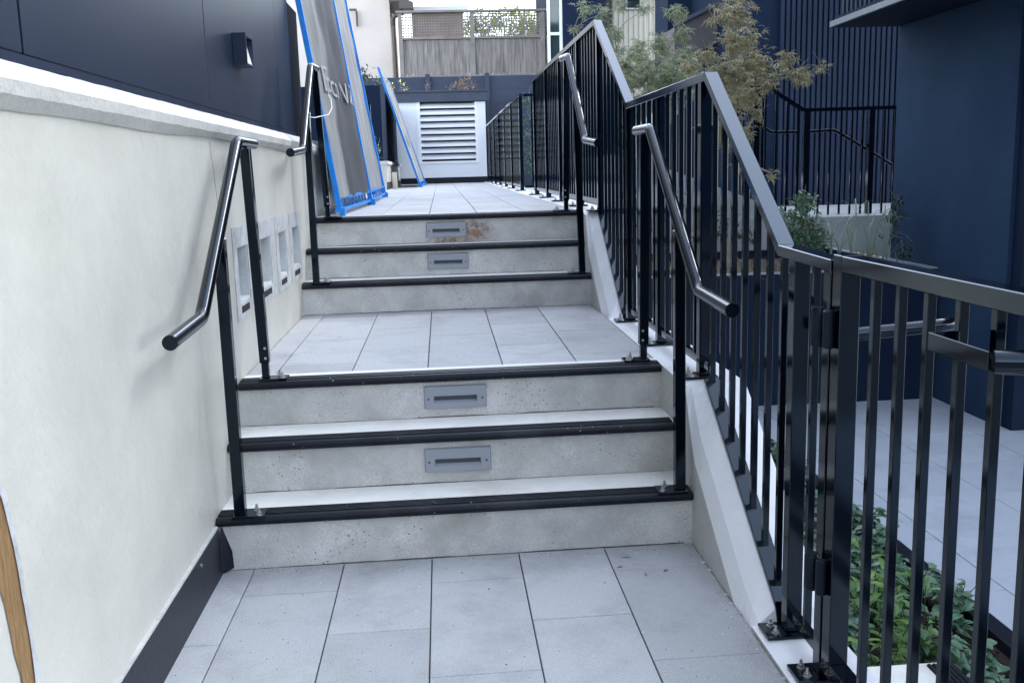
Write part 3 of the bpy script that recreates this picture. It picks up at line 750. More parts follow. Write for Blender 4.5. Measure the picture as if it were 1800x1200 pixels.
Cc = [(2.76, 9.85, 3.45, 0.15), (3.05, 10.25, 3.44, 0.154), (2.63, 10.06, 3.23, 0.08), (3.13, 9.82, 3.12, 0.15), (3.3, 10.32, 3.56, 0.11), (3.2, 10.03, 2.93, 0.12), (3.53, 9.91, 3.42, 0.10), (2.7, 9.8, 2.95, .1)]
tree('maple_tree', 'thin airy maple in front of the far dark building', 'tree', (2.95, 10.0, .9), Cc, M['maple_g'], 2400, .085, rn)
G = [(2.0, 10.2, 2.35, .12), (2.03, 10.1, 2.1, .16), (1.97, 10.0, 1.85, .15), (2.0, 10.1, 1.6, .14), (2.02, 10.2, 1.42, .12), (2.3, 10.4, 2.3, .14), (2.15, 10.3, 2.45, .09)]
tree('shrub', 'leafy green shrub seen through the side opening of the walkway', 'shrub', (2.05, 10.1, 1.05), G, M['leaf'], 2200, .06, rn, trunk_r=.015, kind='leaf')
S1 = [(3.3, 4.07, .82, 0.10), (3.4, 4.28, .74, 0.12), (3.62, 4.29, .76, 0.11), (3.45, 4.11, .66, 0.13), (3.62, 4.24, .66, 0.09), (3.85, 4.34, .62, 0.08)]
# rounded bright shrub in the planter
S1 = [(3.60, 4.15, 1.06, .10), (3.55, 4.3, .90, .13), (3.66, 4.2, .86, .12), (3.60, 4.1, .76, .14), (3.78, 4.25, .76, .10), (3.48, 4.15, .80, .09)]
tree('shrub', 'bright green glossy shrub just behind the sloping top rail near the gate', 'shrub', (3.6, 4.2, .45), S1, M['leaf_b'], 17000, .048, rn, trunk_r=.012, kind='leaf', droop=.0)
S2 = [(4.42, 4.3, 1.05, .06), (4.46, 4.4, .92, .08), (4.40, 4.35, .78, .08), (4.44, 4.2, .66, .08)]
tree('shrub', 'dark small leaved shrub against the left edge of the dark column', 'shrub', (4.43, 4.3, .45), S2, M['leaf_d'], 15000, .032, rn, trunk_r=.01, kind='leaf')
S3 = [(2.91, 4.3, .95, 0.09), (3.12, 4.5, .84, 0.12), (3.15, 4.7, .93, 0.09), (2.75, 4.5, .79, 0.11), (3.27, 4.5, .8, 0.09), (2.61, 4.4, 1.1, 0.11), (2.45, 4.5, .9, 0.12), (2.35, 4.6, 1.15, 0.11), (2.2, 4.6, .9, .12), (2.1, 4.5, 1.25, .10), (2.05, 4.9, 1.5, .12), (2.3, 5.0, 1.6, .12)]
tree('shrub', 'dark leafy shrubs row half hidden behind the fence balusters', 'shrub', (2.7, 4.5, .45), S3, M['leaf_d'], 5200, .05, rn, trunk_r=.012, kind='leaf')
S4 = [(-.30, 10.93, 2.78, 0.12), (-.12, 11.9, 2.76, 0.10), (-.45, 11.9, 2.84, 0.13), (-.3, 12.0, 2.9, .12)]
tree('shrub', 'dark green shrub above the dark block at the far left', 'shrub', (-.3, 12.2, 2.5), S4, M['leaf_d'], 2500, .06, rn, trunk_r=.012, kind='leaf')
S5 = [(-.10, 9.75, 1.83, 0.06), (-.06, 10.15, 1.72, 0.06), (-.08, 9.95, 1.62, 0.055)]
tree('shrub', 'small green sprig between the leaning panels and the dark block', 'shrub', (-.12, 10.0, 1.12), S5, M['leaf_l'], 3000, .05, rn, trunk_r=.008, kind='leaf')

# grasses
def blades(name, label, cx, cy, cz, n, hmin, hmax, spread, m, rn, w=.006, arc=1.0, rx=.04, ry=.04, group=None):
    mb = MB()
    for _ in range(n):
        a = rn.uniform(0, 2 * math.pi); h = rn.uniform(hmin, hmax); sp = spread * rn.uniform(.4, 1.2)
        p0 = Vector((cx + rn.uniform(-rx, rx), cy + rn.uniform(-ry, ry), cz)); d = Vector((math.cos(a), math.sin(a), 0)); s = Vector((-d.y, d.x, 0))
        pts = []; K = 7
        for k in range(K + 1):
            t = k / K
            pts.append(p0 + d * sp * t ** 1.6 + Vector((0, 0, h * (t * 1.5 - arc * .9 * t ** 3))))
        vs_ = []; 
        for k, p in enumerate(pts):
            ww = w * (1 - (k / K) ** 2) + .0006
            vs_ += [p - s * ww / 2, p + s * ww / 2]
        mb.add(vs_, [(2 * k, 2 * k + 1, 2 * k + 3, 2 * k + 2) for k in range(K)])
    o = mb.build(name, m); tag(o, label, 'grass', group); return o
blades('tall_grass', 'tall arching grey green grass blades in front of the far stair railing', 4.05, 4.25, .45, 40, .45, .85, .42, M['grass'], rn, .014, 1.0, .35, .08)
blades('straw_grass', 'dry straw coloured grass clump at the planter edge behind the gate post', 4.05, 4.12, .45, 150, .12, .34, .25, M['straw'], rn, .007, 1.1, .12, .06)
blades('straw_grass', 'low dry straw grass seen between the fence balusters above the planter', 2.95, 4.10, .46, 260, .08, .28, .32, M['straw'], rn, .006, 1.1, .55, .05)

# ------------------------------------------------------------------ planter, bed, terraces
pb = thing('planter_box', 'long dark navy planter box on the patio in front of the shrubs', 'planter', (3.2, 4.5, -.5))
mb = MB()
x0, x1, y0, y1, zt = 1.90, 4.60, 3.95, 6.1, .535
mb.box(x0, x1, y0, y0 + .05, -.5, zt); mb.box(x0, x1, y1 - .05, y1, -.5, zt); mb.box(x0, x0 + .05, y0 + .05, y1 - .05, -.5, zt); mb.box(x1 - .05, x1, y0 + .05, y1 - .05, -.5, zt)
part(mb, 'box_wall', M['navy_dark'], pb)
mb = MB(); mb.box(x0 - .005, x1 + .002, y0 - .006, y0 + .06, zt + .0005, zt + .012); mb.box(x1 - .06, x1 + .002, y0 + .0605, y1, zt + .0005, zt + .012); part(mb, 'rim', M['fixture'], pb)
part(MB().box(x0 + .051, x1 - .051, y0 + .051, y1 - .051, -.4, .455), 'soil', M['soil'], pb)
MB().box(1.875, 2.86, -.912, 3.94, -.58, -.51).build('bed_soil', M['soil'], kind='structure')
ed = MB(); ed.box(2.862, 2.945, -6, 3.94, -.56, -.462); e1 = ed.build('bed_edging', M['skirt'], bev=.004); tag(e1, 'black metal edging strip between the planting bed and the patio tiles', 'edging')
ed = MB(); ed.box(2.20, 2.865, -.93, -.86, -.20, -.12); e2 = ed.build('planter_edging', M['skirt'], bev=.006); tag(e2, 'black planter rim beside the side steps at the lower right corner', 'edging')
# mulch crumbs
mb = MB()
for _ in range(3800):
    p = Vector((rn.uniform(1.9, 2.84), rn.uniform(-.9, 2.2), -.508)); s = rn.uniform(.006, .018); d = rand_unit(rn) * s; e = rand_unit(rn) * s * .4
    mb.add([p - d, p + e, p + d, p - e + Vector((0, 0, s * .5))], [(0, 1, 2), (0, 2, 3)])
o = mb.build('mulch', M['soil']); o['kind'] = 'stuff'; tag(o, 'dark bark mulch covering the planting bed', 'mulch')
def bed_plant(name, label, x, y, z, n, ln, wd, m, rn, hgt=.12, upw=.5, group=None, spread=.8):
    mb = MB()
    st_ = MB()
    for s in range(max(3, n // 9)):
        a = rn.uniform(0, 6.28); tip = Vector((x + math.cos(a) * rn.uniform(.02, .10) * spread, y + math.sin(a) * rn.uniform(.02, .10) * spread, z + hgt * rn.uniform(.5, 1.1)))
        st_.tube([(x, y, z), tip], [.003, .0015], 5)
        for k in range(9):
            t = rn.uniform(.25, 1.05); p = Vector((x, y, z)).lerp(tip, t); b = rn.uniform(0, 6.28)
            d = Vector((math.cos(b), math.sin(b), rn.uniform(-.1, upw)))
            add_leaf(mb, p, d, Vector((0, 0, 1)) + rand_unit(rn) * .3, ln * rn.uniform(.7, 1.25), wd * rn.uniform(.8, 1.15), .12, .25)
    th = thing(name, label, 'plant', (x, y, z), group)
    part(st_, 'stem', M['leaf_d'], th); part(mb, 'foliage', m, th)
    return th
rn = random.Random(23)
# lance-leaved bright plants
for (x, y, lab) in ((2.26, -.22, 'lime green lance leaved plant nearest the gate stile'), (2.48, -.10, 'lime green lance leaved plant touching the black bed edging'), (2.42, .22, 'lime green lance leaved plant behind the other two')):
    bed_plant('lance_leaf_plant', lab, x, y, -.51, 70, .095, .026, M['leaf_l'], rn, .36, 1.1, 'bright lance leaved plants in the bed', 1.3)
cnt = 0
spots = []
for i in range(60):
    for _try in range(30):
        x, y = rn.uniform(1.95, 2.84), rn.uniform(-.62, 3.3)
        if x < 2.32 and y < -.35: continue
        if all((x - a) ** 2 + (y - b) ** 2 > .0155 for a, b in spots): break
    spots.append((x, y))
for (x, y) in spots:
    gl = rn.random() < .3
    bed_plant('ground_cover_plant', 'low round leaved green ground cover plant in the bed beyond the gate', x, y, -.51, 75, .056, .036, M['leaf_b'], rn, .17, .45, 'round leaved ground cover plants in the bed', 1.2)
for (x, y) in ((2.80, -.80), (2.66, -.74), (2.74, -.62), (2.55, -.66), (2.45, -.72)):
    bed_plant('ground_cover_plant', 'low round leaved green ground cover plant in the bed beyond the gate', x, y, -.51, 75, .055, .037, M['leaf_b'], rn, .24, .6, 'round leaved ground cover plants in the bed', 1.2)
# violet flower
fl = thing('violet_flower', 'tiny violet flower by the black planter rim at the lower right', 'flower', (2.72, -.82, -.3))
mb = MB()
for k in range(6): add_leaf(mb, Vector((2.72, -.82, -.20)), Vector((math.cos(k), math.sin(k), .3)), Vector((0, 0, 1)), .028, .018)
part(mb, 'petals', M['purple'], fl); part(MB().tube([(2.72, -.82, -.40), (2.72, -.82, -.20)], .0015, 5), 'stem', M['leaf'], fl)

# terrace walls behind the planter
tw = MB(); tw.box(1.9, 6.6, 6.15, 8.9, -.5, .84)
t1 = tw.build('terrace_wall', M['patio_wall']); tag(t1, 'pale concrete terrace wall behind the shrubs, carrying the far stair railing', 'wall')
tw = MB(); tw.prism([(6.3, .841), (6.6, .841), (6.6, 1.0), (6.3, 1.0)], 1.95, 4.1)
tw = MB(); tw.add([(1.95, 6.20, .842), (4.35, 6.20, .842), (1.95, 6.20, 1.75), (1.95, 6.45, .842), (4.35, 6.45, .842), (1.95, 6.45, 1.75)], [(0, 1, 2), (5, 4, 3), (0, 3, 4, 1), (1, 4, 5, 2), (2, 5, 3, 0)])
t2 = tw.build('stair_cheek_wall', M['patio_wall']); tag(t2, 'sloping pale concrete cheek wall seen between the fence balusters', 'wall')

# far stair railing
fr = thing('stair_railing', 'far black railing with tube handrail in front of the ribbed navy wall', 'railing', (4.5, 6.55, .84))
Yq = 6.5
part(MB().beam((4.45, Yq, 1.90), (5.9, Yq, 1.91), .045, .035), 'top_rail', M['steel'], fr)
part(MB().beam((3.72, Yq, 2.36), (4.45, Yq, 1.905), .045, .035), 'top_rail', M['steel'], fr)
for px, ptop in ((4.49, 1.90), (5.17, 1.90), (3.97, 2.19)):
    part(MB().box(px - .028, px + .028, Yq - .028, Yq + .028, .842, ptop - .01), 'post', M['steel'], fr)
for k in range(18):
    px = 3.84 + k * .113
    if any(abs(px - q) < .04 for q in (4.49, 5.17, 3.97)): continue
    zt_ = 1.89 if px > 4.45 else 1.90 + (4.45 - px) * .62
    part(MB().box(px - .009, px + .009, Yq - .009, Yq + .009, .842 + (0 if px > 4.3 else (4.35 - px) * .3), zt_), 'baluster', M['steel'], fr)
part(MB().tube(smooth_path([(3.75, Yq + .08, 2.02), (4.15, Yq + .08, 1.69), (4.42, Yq + .08, 1.69)], .04), .018, 12), 'handrail_tube', M['steel_rail'], fr, smooth=True)
part(MB().tube(smooth_path([(4.52, Yq + .08, 1.69), (4.82, Yq + .08, 1.70), (5.45, Yq + .08, 1.33)], .04), .018, 12), 'handrail_tube', M['steel_rail'], fr, smooth=True)
rf = thing('rear_railing', 'small black railing behind the maple at the top of the far stair', 'railing', (4.1, 7.6, .84))
part(MB().box(3.80, 4.42, 7.58, 7.62, 2.27, 2.30), 'top_rail', M['steel'], rf)
for px in (3.82, 4.00, 4.12, 4.26, 4.40): part(MB().box(px - .014, px + .014, 7.585, 7.615, .842, 2.27), 'baluster', M['steel'], rf)

# ------------------------------------------------------------------ right buildings
cb = thing('stucco_column_building', 'large navy stucco column and overhanging slab at the right', 'building', (5.5, 3.5, -.5))
part(MB().box(4.63, 9.0, 3.07, 4.82, -.5, 2.47), 'column', M['navy'], cb)
part(MB().box(4.66, 9.0, 2.95, 3.069, -.5, 2.469), 'recess_wall', M['navy_dark'], cb)
part(MB().box(4.09, 9.0, -4.0, 4.87, 2.475, 2.56), 'slab', M['navy_dark'], cb)
part(MB().box(4.055, 4.088, -4.0, 4.88, 2.48, 2.525), 'slab_trim', M['trim'], cb)
mb = MB(); mb.box(4.13, 4.16, -4.0, 4.80, 2.561, 3.9)
for k in range(100): mb.box(4.105, 4.13, -3.5 + k * .083, -3.46 + k * .083, 2.561, 3.9)
part(mb, 'balcony_guard', M['ribbed'], cb)
part(MB().box(4.16, 9.0, 3.0, 4.8, 3.9, 6.5), 'upper_wall', M['navy'], cb)

rb = thing('ribbed_building', 'dark building with vertical ribbed navy cladding at the back right', 'building', (6, 9.2, 0))
part(MB().box(4.72, 12, 9.02, 13, -.5, 7.5), 'wall', M['navy_dark'], rb)
mb = MB(); pitch = .0688; nr = int((9.6 - 5.08) / pitch)
for k in range(nr):
    x = 5.08 + k * pitch
    mb.box(x, x + pitch * .62, 8.985, 9.018, -.5, 7.4)
part(mb, 'rib_cladding', M['ribbed'], rb)
part(MB().box(4.35, 8.5, 12.0, 12.9, .5, 7), 'rear_wall', M['navy_dark'], rb)
mb = MB(); mb.add([(4.12, 10.6, 3.30), (5.75, 10.6, 4.05), (5.75, 10.6, 3.55), (4.12, 10.6, 2.80), (4.12, 11.4, 3.30), (5.75, 11.4, 4.05), (5.75, 11.4, 3.55), (4.12, 11.4, 2.80)],
                  [(0, 1, 2, 3), (7, 6, 5, 4), (0, 4, 5, 1), (1, 5, 6, 2), (2, 6, 7, 3), (3, 7, 4, 0)])
part(mb, 'sloping_soffit', M['brownsoffit'], rb)
mb = MB(); mb.beam((4.10, 10.58, 3.32), (5.75, 10.58, 4.07), .05, .05); part(mb, 'soffit_edge', M['trim'], rb)

db = thing('far_dark_building', 'dark building with a tall white framed window behind the end of the lattice fence', 'building', (4, 18, 0))
part(MB().box(3.52, 4.45, 18.2, 24, 0, 9), 'wall', M['navy_dark'], db)
w1 = part(MB().box(3.19, 3.25, 18.3, 18.36, 1, 9).box(3.455, 3.515, 18.3, 18.36, 1, 9).box(3.25, 3.455, 18.3, 18.36, 4.25, 4.31).box(3.25, 3.455, 18.3, 18.36, 5.2, 5.25), 'window_frame', M['white_metal'], db)
subpart(MB().box(3.25, 3.455, 18.37, 18.39, 1, 9), 'pane', M['glass'], w1)
cr = thing('cream_building', 'cream sided house with a small dark window above the maples', 'building', (5.2, 20, 0))
mb = MB(); mb.box(4.95, 8, 20.2, 26, 0, 9)
for k in range(18): mb.box(4.98 + k * .12, 5.0 + k * .12, 20.185, 20.2, 0, 9)
part(mb, 'wall', M['cream'], cr)
wf = part(MB().box(5.25, 5.62, 20.12, 20.18, 5.05, 5.45), 'window_frame', M['white_metal'], cr); subpart(MB().box(5.29, 5.58, 20.10, 20.119, 5.08, 5.40), 'pane', M['glass'], wf)
part(MB().box(5.15, 6.1, 19.6, 20.18, 5.47, 5.52), 'canopy', M['white_metal'], cr)

ob = thing('unseen_building', 'unseen dark building added behind the viewpoint for the steel to reflect', 'building', (3, -26, -.5))  # out of view; added to hide the bright horizon so the steel mirrors dark
part(MB().box(-22, 30, -30, -26, -.5, 6.5), 'wall', M['navy'], ob)
# ------------------------------------------------------------------ far end of the walkway
en = thing('louvred_enclosure', 'white rendered enclosure with large louvre and dark flat roof ending the walkway', 'enclosure', (.9, 17, 1.15))
Ye = 17.0
mb = MB()
mb.box(-.45, .36, Ye, 18.1, 1.29, 2.81); mb.box(1.545, 1.735, Ye, 18.1, 1.29, 2.80); mb.box(.36, 1.545, Ye, 18.1, 1.29, 1.60)
part(mb, 'wall', M['encwall'], en)
part(MB().box(-.45, 1.70, Ye - .004, 18.1, 1.0, 1.288), 'base_trim', M['skirt'], en)
part(MB().box(-.5, 1.78, Ye - .05, 18.2, 2.812, 3.00).box(-.5, 1.80, Ye - .075, 18.2, 3.001, 3.035), 'roof', M['fascia'], en)
mb = MB()
mb.box(.33, .40, Ye - .012, Ye + .05, 1.60, 2.82); mb.box(1.515, 1.575, Ye - .012, Ye + .05, 1.60, 2.80); mb.box(.28, 1.575, Ye - .016, Ye + .05, 1.575, 1.62)
lf = part(mb, 'louvre_frame', M['white_metal'], en)
for k in range(9):
    z = 1.66 + k * .128
    mb = MB(); mb.add([(.40, Ye + .0, z), (1.515, Ye + .0, z), (1.515, Ye + .0, z + .028), (.40, Ye + .0, z + .028), (.40, Ye + .10, z + .085), (1.515, Ye + .10, z + .085), (1.515, Ye + .10, z + .10), (.40, Ye + .10, z + .10)],
                      [(0, 1, 2, 3), (7, 6, 5, 4), (3, 2, 6, 7), (1, 0, 4, 5), (0, 3, 7, 4), (2, 1, 5, 6)])
    subpart(mb, 'louvre_slat', M['white_metal'], lf)
part(MB().box(.40, 1.515, Ye + .16, Ye + .2, 1.6, 2.81), 'louvre_back', M['louvre_in'], en)
rn = random.Random(5)
plants = [((1.36, 17.3, 3.04), [(1.32, 17.35, 3.19, .14), (1.13, 17.25, 3.11, .10), (1.49, 17.24, 3.12, .11), (1.02, 17.2, 3.09, .06), (1.45, 17.5, 3.33, .07), (1.3, 17.2, 3.1, .1)], 'copperleaf', 'copper leaved succulent cluster on the roof of the louvred enclosure'),
          ((.55, 17.4, 3.04), [(.55, 17.4, 3.11, .05), (.58, 17.4, 3.16, .03)], 'copperleaf', 'tiny reddish sprig alone on the roof of the enclosure'),
          ((.07, 17.3, 3.04), [(.03, 17.42, 3.22, .07), (.11, 17.21, 3.12, .06), (-.18, 17.4, 3.18, .06), (-.2, 17.28, 3.07, .05)], 'yellow', 'pale yellow flowers showing around the top of the far leaning panel')]
for base, cl, mk, lab in plants:
    tree('roof_plant', lab, 'plant', base, cl, M[mk], 3200, .06, rn, 'plants on the enclosure roof', .006, 'leaf', droop=-.2)

nf = thing('navy_fence', 'navy horizontal board fence behind the louvred enclosure', 'fence', (1.2, 18.5, 1))
mb = MB()
for k in range(17): mb.box(-1.2, 4.2, 18.5, 18.53, .95 + k * .147, .95 + k * .147 + .1455)
part(mb, 'boards', M['fence_navy'], nf)
part(MB().box(-1.2, 4.2, 18.531, 18.55, .95, 3.44), 'backing', M['fence_navy'], nf)
for px in (.57, 1.86, 3.1): part(MB().box(px - .05, px + .05, 18.42, 18.50, .95, 3.50), 'post', M['fence_navy'], nf)

wfn = thing('wooden_fence', 'weathered grey wooden fence with lattice top behind the navy fence', 'fence', (1.6, 21, 1))
rn = random.Random(9)
x = -.08
mb = MB()
while x < 3.42:
    wd = .138; dz = rn.uniform(-.004, .004); mb.box(x, x + wd - .003, 21.0 + dz, 21.02 + dz, 3.72, 4.60); x += wd
part(mb, 'boards', M['oldwood'], wfn); part(MB().box(-.08, 3.42, 21.03, 21.045, 3.75, 4.58), 'backing', M['oldwood'], wfn)
for (a, b) in ((-.02, 1.62), (1.72, 3.33)):
    mb = MB(); s = .062
    k = 0; zz = 4.63
    while zz < 5.14: mb.box(a, b, 21.02, 21.028, zz, zz + .024); zz += s
    xx = a + .02
    while xx < b: mb.box(xx, xx + .024, 21.010, 21.0195, 4.61, 5.15); xx += s
    part(mb, 'lattice', M['oldwood_d'], wfn)
for px in (-.06, 1.67, 3.37): part(MB().box(px - .05, px + .05, 20.94, 21.03, 3.0, 5.17), 'post', M['oldwood_d'], wfn)
part(MB().box(-.16, 3.48, 20.90, 21.06, 5.172, 5.22), 'cap_rail', M['oldwood_d'], wfn)
part(MB().box(-.10, 3.42, 20.95, 20.998, 4.56, 4.61), 'mid_rail', M['oldwood_d'], wfn)
part(MB().box(-.10, 3.42, 20.95, 20.998, 3.66, 3.715), 'lower_rail', M['oldwood_d'], wfn)
# second lattice fence further right
w2 = thing('wooden_fence', 'short length of lattice topped wooden fence beside the tall white framed window', 'fence', (3.6, 21.5, 1))
mb = MB(); zz = 4.2
while zz < 4.9: mb.box(3.4, 3.9, 21.5, 21.508, zz, zz + .024); zz += .062
xx = 3.4
while xx < 3.9: mb.box(xx, xx + .024, 21.49, 21.4995, 4.2, 4.9); xx += .062
part(mb, 'lattice', M['oldwood_d'], w2); part(MB().box(3.4, 3.9, 21.48, 21.51, 3.3, 4.19), 'boards', M['oldwood'], w2)

hs = thing('stucco_house', 'pinkish beige stucco house at the far left with a brown downpipe', 'house', (-2, 23, 0))
part(MB().box(-6, -.36, 22.5, 30, 0, 8.5), 'wall', M['house'], hs)
dp = part(MB().tube(smooth_path([(-.02, 22.3, 5.40), (-.26, 22.3, 5.30), (-.28, 22.4, 5.1), (-.25, 22.4, 2.5)], .05), .055, 10), 'downpipe', M['brown'], hs, smooth=True)
part(MB().box(-.10, .25, 22.0, 22.4, 5.45, 5.62).box(-.35, .15, 22.0, 24, 5.62, 6.6), 'eave', M['brown'], hs)
ls = thing('low_shed_roof', 'brown tiled roof with a pale gutter above the lattice fence', 'roof', (.9, 24, 5))
part(MB().box(.15, 1.55, 24.2, 27, 4.0, 5.78), 'wall', M['rooftile'], ls)
part(MB().box(.05, 1.68, 24.0, 24.19, 5.70, 5.82), 'gutter', M['white_metal'], ls)
lp = thing('wall_bracket', 'dark angled bracket on the stucco house wall', 'bracket', (-1.25, 22.4, 5))
part(MB().box(-1.36, -1.18, 22.30, 22.36, 5.46, 5.51).box(-1.21, -1.165, 22.38, 22.45, 5.10, 5.459), 'arm', M['brown'], lp)

# dark block + white low wall, beyond the leaning panels
dk = thing('dark_block', 'tall dark planter block on a white base at the far left of the walkway', 'wall', (-.4, 12, 1))
part(MB().box(-2.2, -.09, 11.8, 16.95, 1.58, 2.70), 'upper_face', M['navy_dark'], dk)
part(MB().box(-2.2, -.05, 11.75, 16.95, 1.0, 1.53), 'white_base', M['wall'], dk)
part(MB().box(-2.2, -.02, 11.73, 16.95, 1.531, 1.579), 'ledge', M['coping'], dk)
part(MB().box(-.049, -.038, 11.76, 16.95, 1.10, 1.26), 'skirting', M['skirt'], dk)
bgt = thing('black_gate', 'black side gate frame behind the leaning blue panels', 'gate', (-.3, 9.6, 1.1))
part(MB().box(-.16, -.10, 9.60, 9.66, 1.1, 2.30), 'post', M['steel'], bgt)
part(MB().box(-.60, -.161, 9.61, 9.65, 2.22, 2.28), 'top_rail', M['steel'], bgt)
part(MB().box(-.60, -.161, 9.62, 9.64, 1.15, 2.22), 'infill_panel', M['navy_dark'], bgt)
MB().box(-2.2, XL, 7.41, 11.74, .9, 1.12).build('side_pad', M['riser'], kind='structure')
tb = MB().box(-.0, .075, 12.4, 12.46, z6(12.4) + .0, z6(12.4) + .26).build('timber_offcut', M['wood'], bev=.004); tag(tb, 'short pale timber offcut standing by the skirting beyond the blue panels', 'timber')

# ------------------------------------------------------------------ blue framed leaning panels
def leaning(label, ya, yb, xb0, xb1, zb, H, lean, seed, clothm='mesh', group='blue framed site panels leaning on the left wall', text=None):
    th = thing('site_panel', label, 'panel', (xb0, ya, zb(ya)), group)
    rn = random.Random(seed)
    def P(u, v, o=0):       # u along walkway 0..1, v up 0..1, o offset outward
        y = ya + (yb - ya) * u; x = xb0 + (xb1 - xb0) * u - lean * H * v; z = zb(y) + H * v * math.sqrt(1 - lean ** 2)
        return Vector((x + o, y, z + o * lean))
    for u in (0.0, 1.0):
        s = MB(); s.beam(P(u, 0), P(u, 1), .05, .035, up=(1, 0, lean)); part(s, 'stile', M['blue'], th, bev=.002)
    for v in (.014, .042, 1.0):
        s = MB(); s.beam(P(0.01, v), P(.99, v), .022, .018, up=(1, 0, 0)); part(s, 'cross_rail', M['blue'], th)
    for k in range(9):
        s = MB(); s.beam(P(.08 + k * .105, .014), P(.08 + k * .105, .042), .008, .012, up=(1, 0, 0)); part(s, 'bar', M['blue'], th)
    for u in (.0, 1.0):
        s = MB(); q = P(u, 0); s.box(q.x - .035, q.x + .03, q.y - .03, q.y + .03, q.z, q.z + .05); part(s, 'foot', M['blue'], th)
    # shade cloth with soft vertical folds
    mb = MB(); nu, nv = 26, 34
    ph = [rn.uniform(0, 6.28) for _ in range(4)]
    for j in range(nv + 1):
        v = .042 + (.995 - .042) * j / nv
        for i in range(nu + 1):
            u = .012 + .976 * i / nu
            e = math.sin(math.pi * u) ** .5
            o = .002 + e * (.016 * math.sin(9 * u + ph[0] + 1.2 * v) + .012 * math.sin(19 * u + ph[1] - 2 * v) + .006 * math.sin(33 * u + ph[2] + 4 * v)) + .02 * e * math.sin(2.5 * v + ph[3])
            o += .004 * math.sin(40 * v + 9 * u)
            mb.v.append(tuple(P(u, v, min(max(o, -.012), .045))))
    for j in range(nv):
        for i in range(nu):
            a = j * (nu + 1) + i; mb.f.append((a, a + 1, a + nu + 2, a + nu + 1)); mb.m.append(0)
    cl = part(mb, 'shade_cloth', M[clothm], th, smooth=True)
    for text in (text or []):
        cu = bpy.data.curves.new('t', 'FONT'); cu.body = text[0]; cu.size = text[1]; cu.shear = 0; cu.space_character = 1.0
        tmp = bpy.data.objects.new('t', cu); col.objects.link(tmp)
        bpy.context.view_layer.update()
        me = bpy.data.meshes.new_from_object(tmp.evaluated_get(bpy.context.evaluated_depsgraph_get())); bpy.data.objects.remove(tmp)
        u0, v0 = text[2], text[3]; Wd = yb - ya
        for vx in me.vertices:
            u = u0 + 1.75 * vx.co.x / Wd; v = v0 + vx.co.y / H
            e = math.sin(math.pi * u) ** .5
            o = .002 + e * (.016 * math.sin(9 * u + ph[0] + 1.2 * v) + .012 * math.sin(19 * u + ph[1] - 2 * v) + .006 * math.sin(33 * u + ph[2] + 4 * v)) + .02 * e * math.sin(2.5 * v + ph[3]) + .004 * math.sin(40 * v + 9 * u)
            vx.co = P(u, v, min(max(o, -.012), .045) + .012)
        me.materials.clear(); me.materials.append(M['ink'])
        to = bpy.data.objects.new('lettering', me); col.objects.link(to); to.parent = cl
    return th
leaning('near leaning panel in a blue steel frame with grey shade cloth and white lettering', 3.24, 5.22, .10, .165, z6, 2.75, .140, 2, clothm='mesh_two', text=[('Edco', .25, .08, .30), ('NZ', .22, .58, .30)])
leaning('middle leaning panel of plain grey shade cloth in a blue frame', 5.27, 7.60, .165, .15, z6, 2.75, .155, 8)
leaning('far leaning panel with faded cloth and one bright blue edge near the louvre', 13.2, 16.0, .43, .47, z6, 2.05, .30, 5, text=[('Edco', .30, .2, .36)])
# white cord tied between handrail and first panel
mb = MB(); mb.tube([(.03, 2.30, 1.70), (.06, 2.45, 1.70), (.10, 2.85, 1.74), (.09, 3.15, 1.80), (.07, 3.3, 1.87), (.05, 3.36, 1.90), (.06, 3.30, 1.96), (.04, 3.25, 2.02)], .0028, 6)
mb.tube([(.055, 2.31, 1.72), (.05, 2.33, 1.66), (.045, 2.36, 1.61)], .0035, 6)
tag(mb.build('cord', M['cable'], smooth=True), 'white cord tied from the far left handrail to the first blue panel', 'cord')

# ------------------------------------------------------------------ trees far behind, against the sky
rn = random.Random(31)
for k, (b, lab) in enumerate((((3.2, 28, 2.0), 'pale sunlit foliage seen through the right half of the lattice'), ((1.6, 28, 2.0), 'sparse sunlit twigs rising above the middle of the lattice fence'))):
    if k == 0: cl = [(3.25, 27.7, 6.3, 0.30), (3.62, 28.04, 5.9, 0.5), (1.0, 27.6, 5.85, .4), (1.9, 27.5, 5.9, .4), (2.8, 27.5, 6.0, .42), (3.5, 27.2, 5.9, .42), (2.3, 27.4, 5.8, .45), (3.9, 27.4, 5.6, .5), (1.4, 27.4, 5.8, .4), (3.86, 27.79, 5.6, 0.35), (2.65, 27.92, 6.0, 0.3), (3.2, 27.8, 5.6, .45), (2.6, 28, 5.4, .3), (3.6, 28, 5.2, .35)]
    else: cl = [(1.42, 27.77, 6.3, 0.2), (2.13, 28.17, 6.45, 0.18), (1.8, 28, 5.8, .25), (1.2, 28, 5.6, .2), (2.2, 28, 5.5, .25)]
    tree('distant_tree', lab, 'tree', b, cl, M['sunleaf'], 1500, .12, rn, 'distant trees behind the lattice fence', .05, 'leaf')

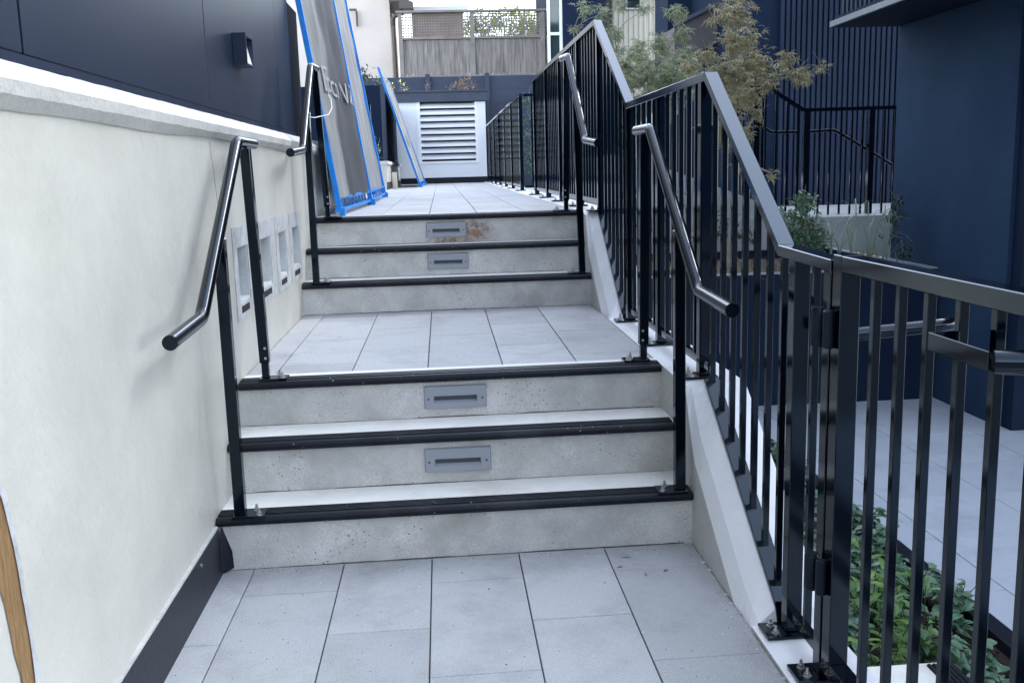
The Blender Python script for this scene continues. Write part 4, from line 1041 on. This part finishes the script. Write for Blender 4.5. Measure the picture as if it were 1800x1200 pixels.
# debris on the lower paving
mb = MB(); mb.add([(1.36, -.075, .003), (1.395, -.085, .003), (1.39, -.055, .004), (1.365, -.05, .006)], [(0, 1, 2, 3)])
tag(mb.build('paper_scrap', M['ink']), 'small pale paper scrap on the paving at the foot of the lower steps', 'litter')
for i, (x, y, a) in enumerate(((1.34, -.165, .1), (1.49, -.215, .5), (1.415, -.235, 1.9))):
    mb = MB(); d = Vector((math.cos(a), math.sin(a), 0)); s = Vector((-d.y, d.x, 0)); p = Vector((x, y, .003))
    mb.add([p - d * .014, p + s * .003 + Vector((0, 0, .003)), p + d * .014, p - s * .003], [(0, 1, 2, 3)])
    tag(mb.build('dry_leaf', M['brown']), 'tiny dark dry leaf scrap on the right of the lower paving', 'litter', 'dry leaf scraps on the lower paving')

# grit scattered over the paving and along the risers
rn = random.Random(77); mb = MB(); md = MB()
for k in range(900):
    reg = rn.random()
    if reg < .45: x, y, z = rn.uniform(-.03, 1.63), rn.uniform(-1.5, -.02), .001
    elif reg < .70: x, y, z = rn.uniform(-.03, 1.63), -.02 - abs(rn.gauss(0, .03)), .001
    elif reg < .9: x, y, z = rn.uniform(-.03, 1.63), rn.uniform(.7, 2.35), Zs[3]
    else: x, y, z = 1.635 - abs(rn.gauss(0, .03)), rn.uniform(-1.4, -.02), .001
    sz = rn.uniform(.0008, .0026) * (1.6 if rn.random() < .06 else 1); a = rn.uniform(0, 6.28); q = md if rn.random() < .55 else mb
    y += .0178 * x
    q.add([(x + sz * math.cos(a), y + sz * math.sin(a), z), (x + sz * math.cos(a + 2), y + sz * math.sin(a + 2), z), (x + sz * math.cos(a + 4), y + sz * math.sin(a + 4), z), (x, y, z + sz * .8)],
          [(0, 1, 3), (1, 2, 3), (2, 0, 3), (0, 2, 1)])
for q, m_, lb in ((mb, M['tread'], 'pale mortar grit scattered on the grey paving'), (md, M['seam'], 'dark dirt grit scattered on the grey paving')):
    o = q.build('grit', m_); o['kind'] = 'stuff'; tag(o, lb, 'grit')
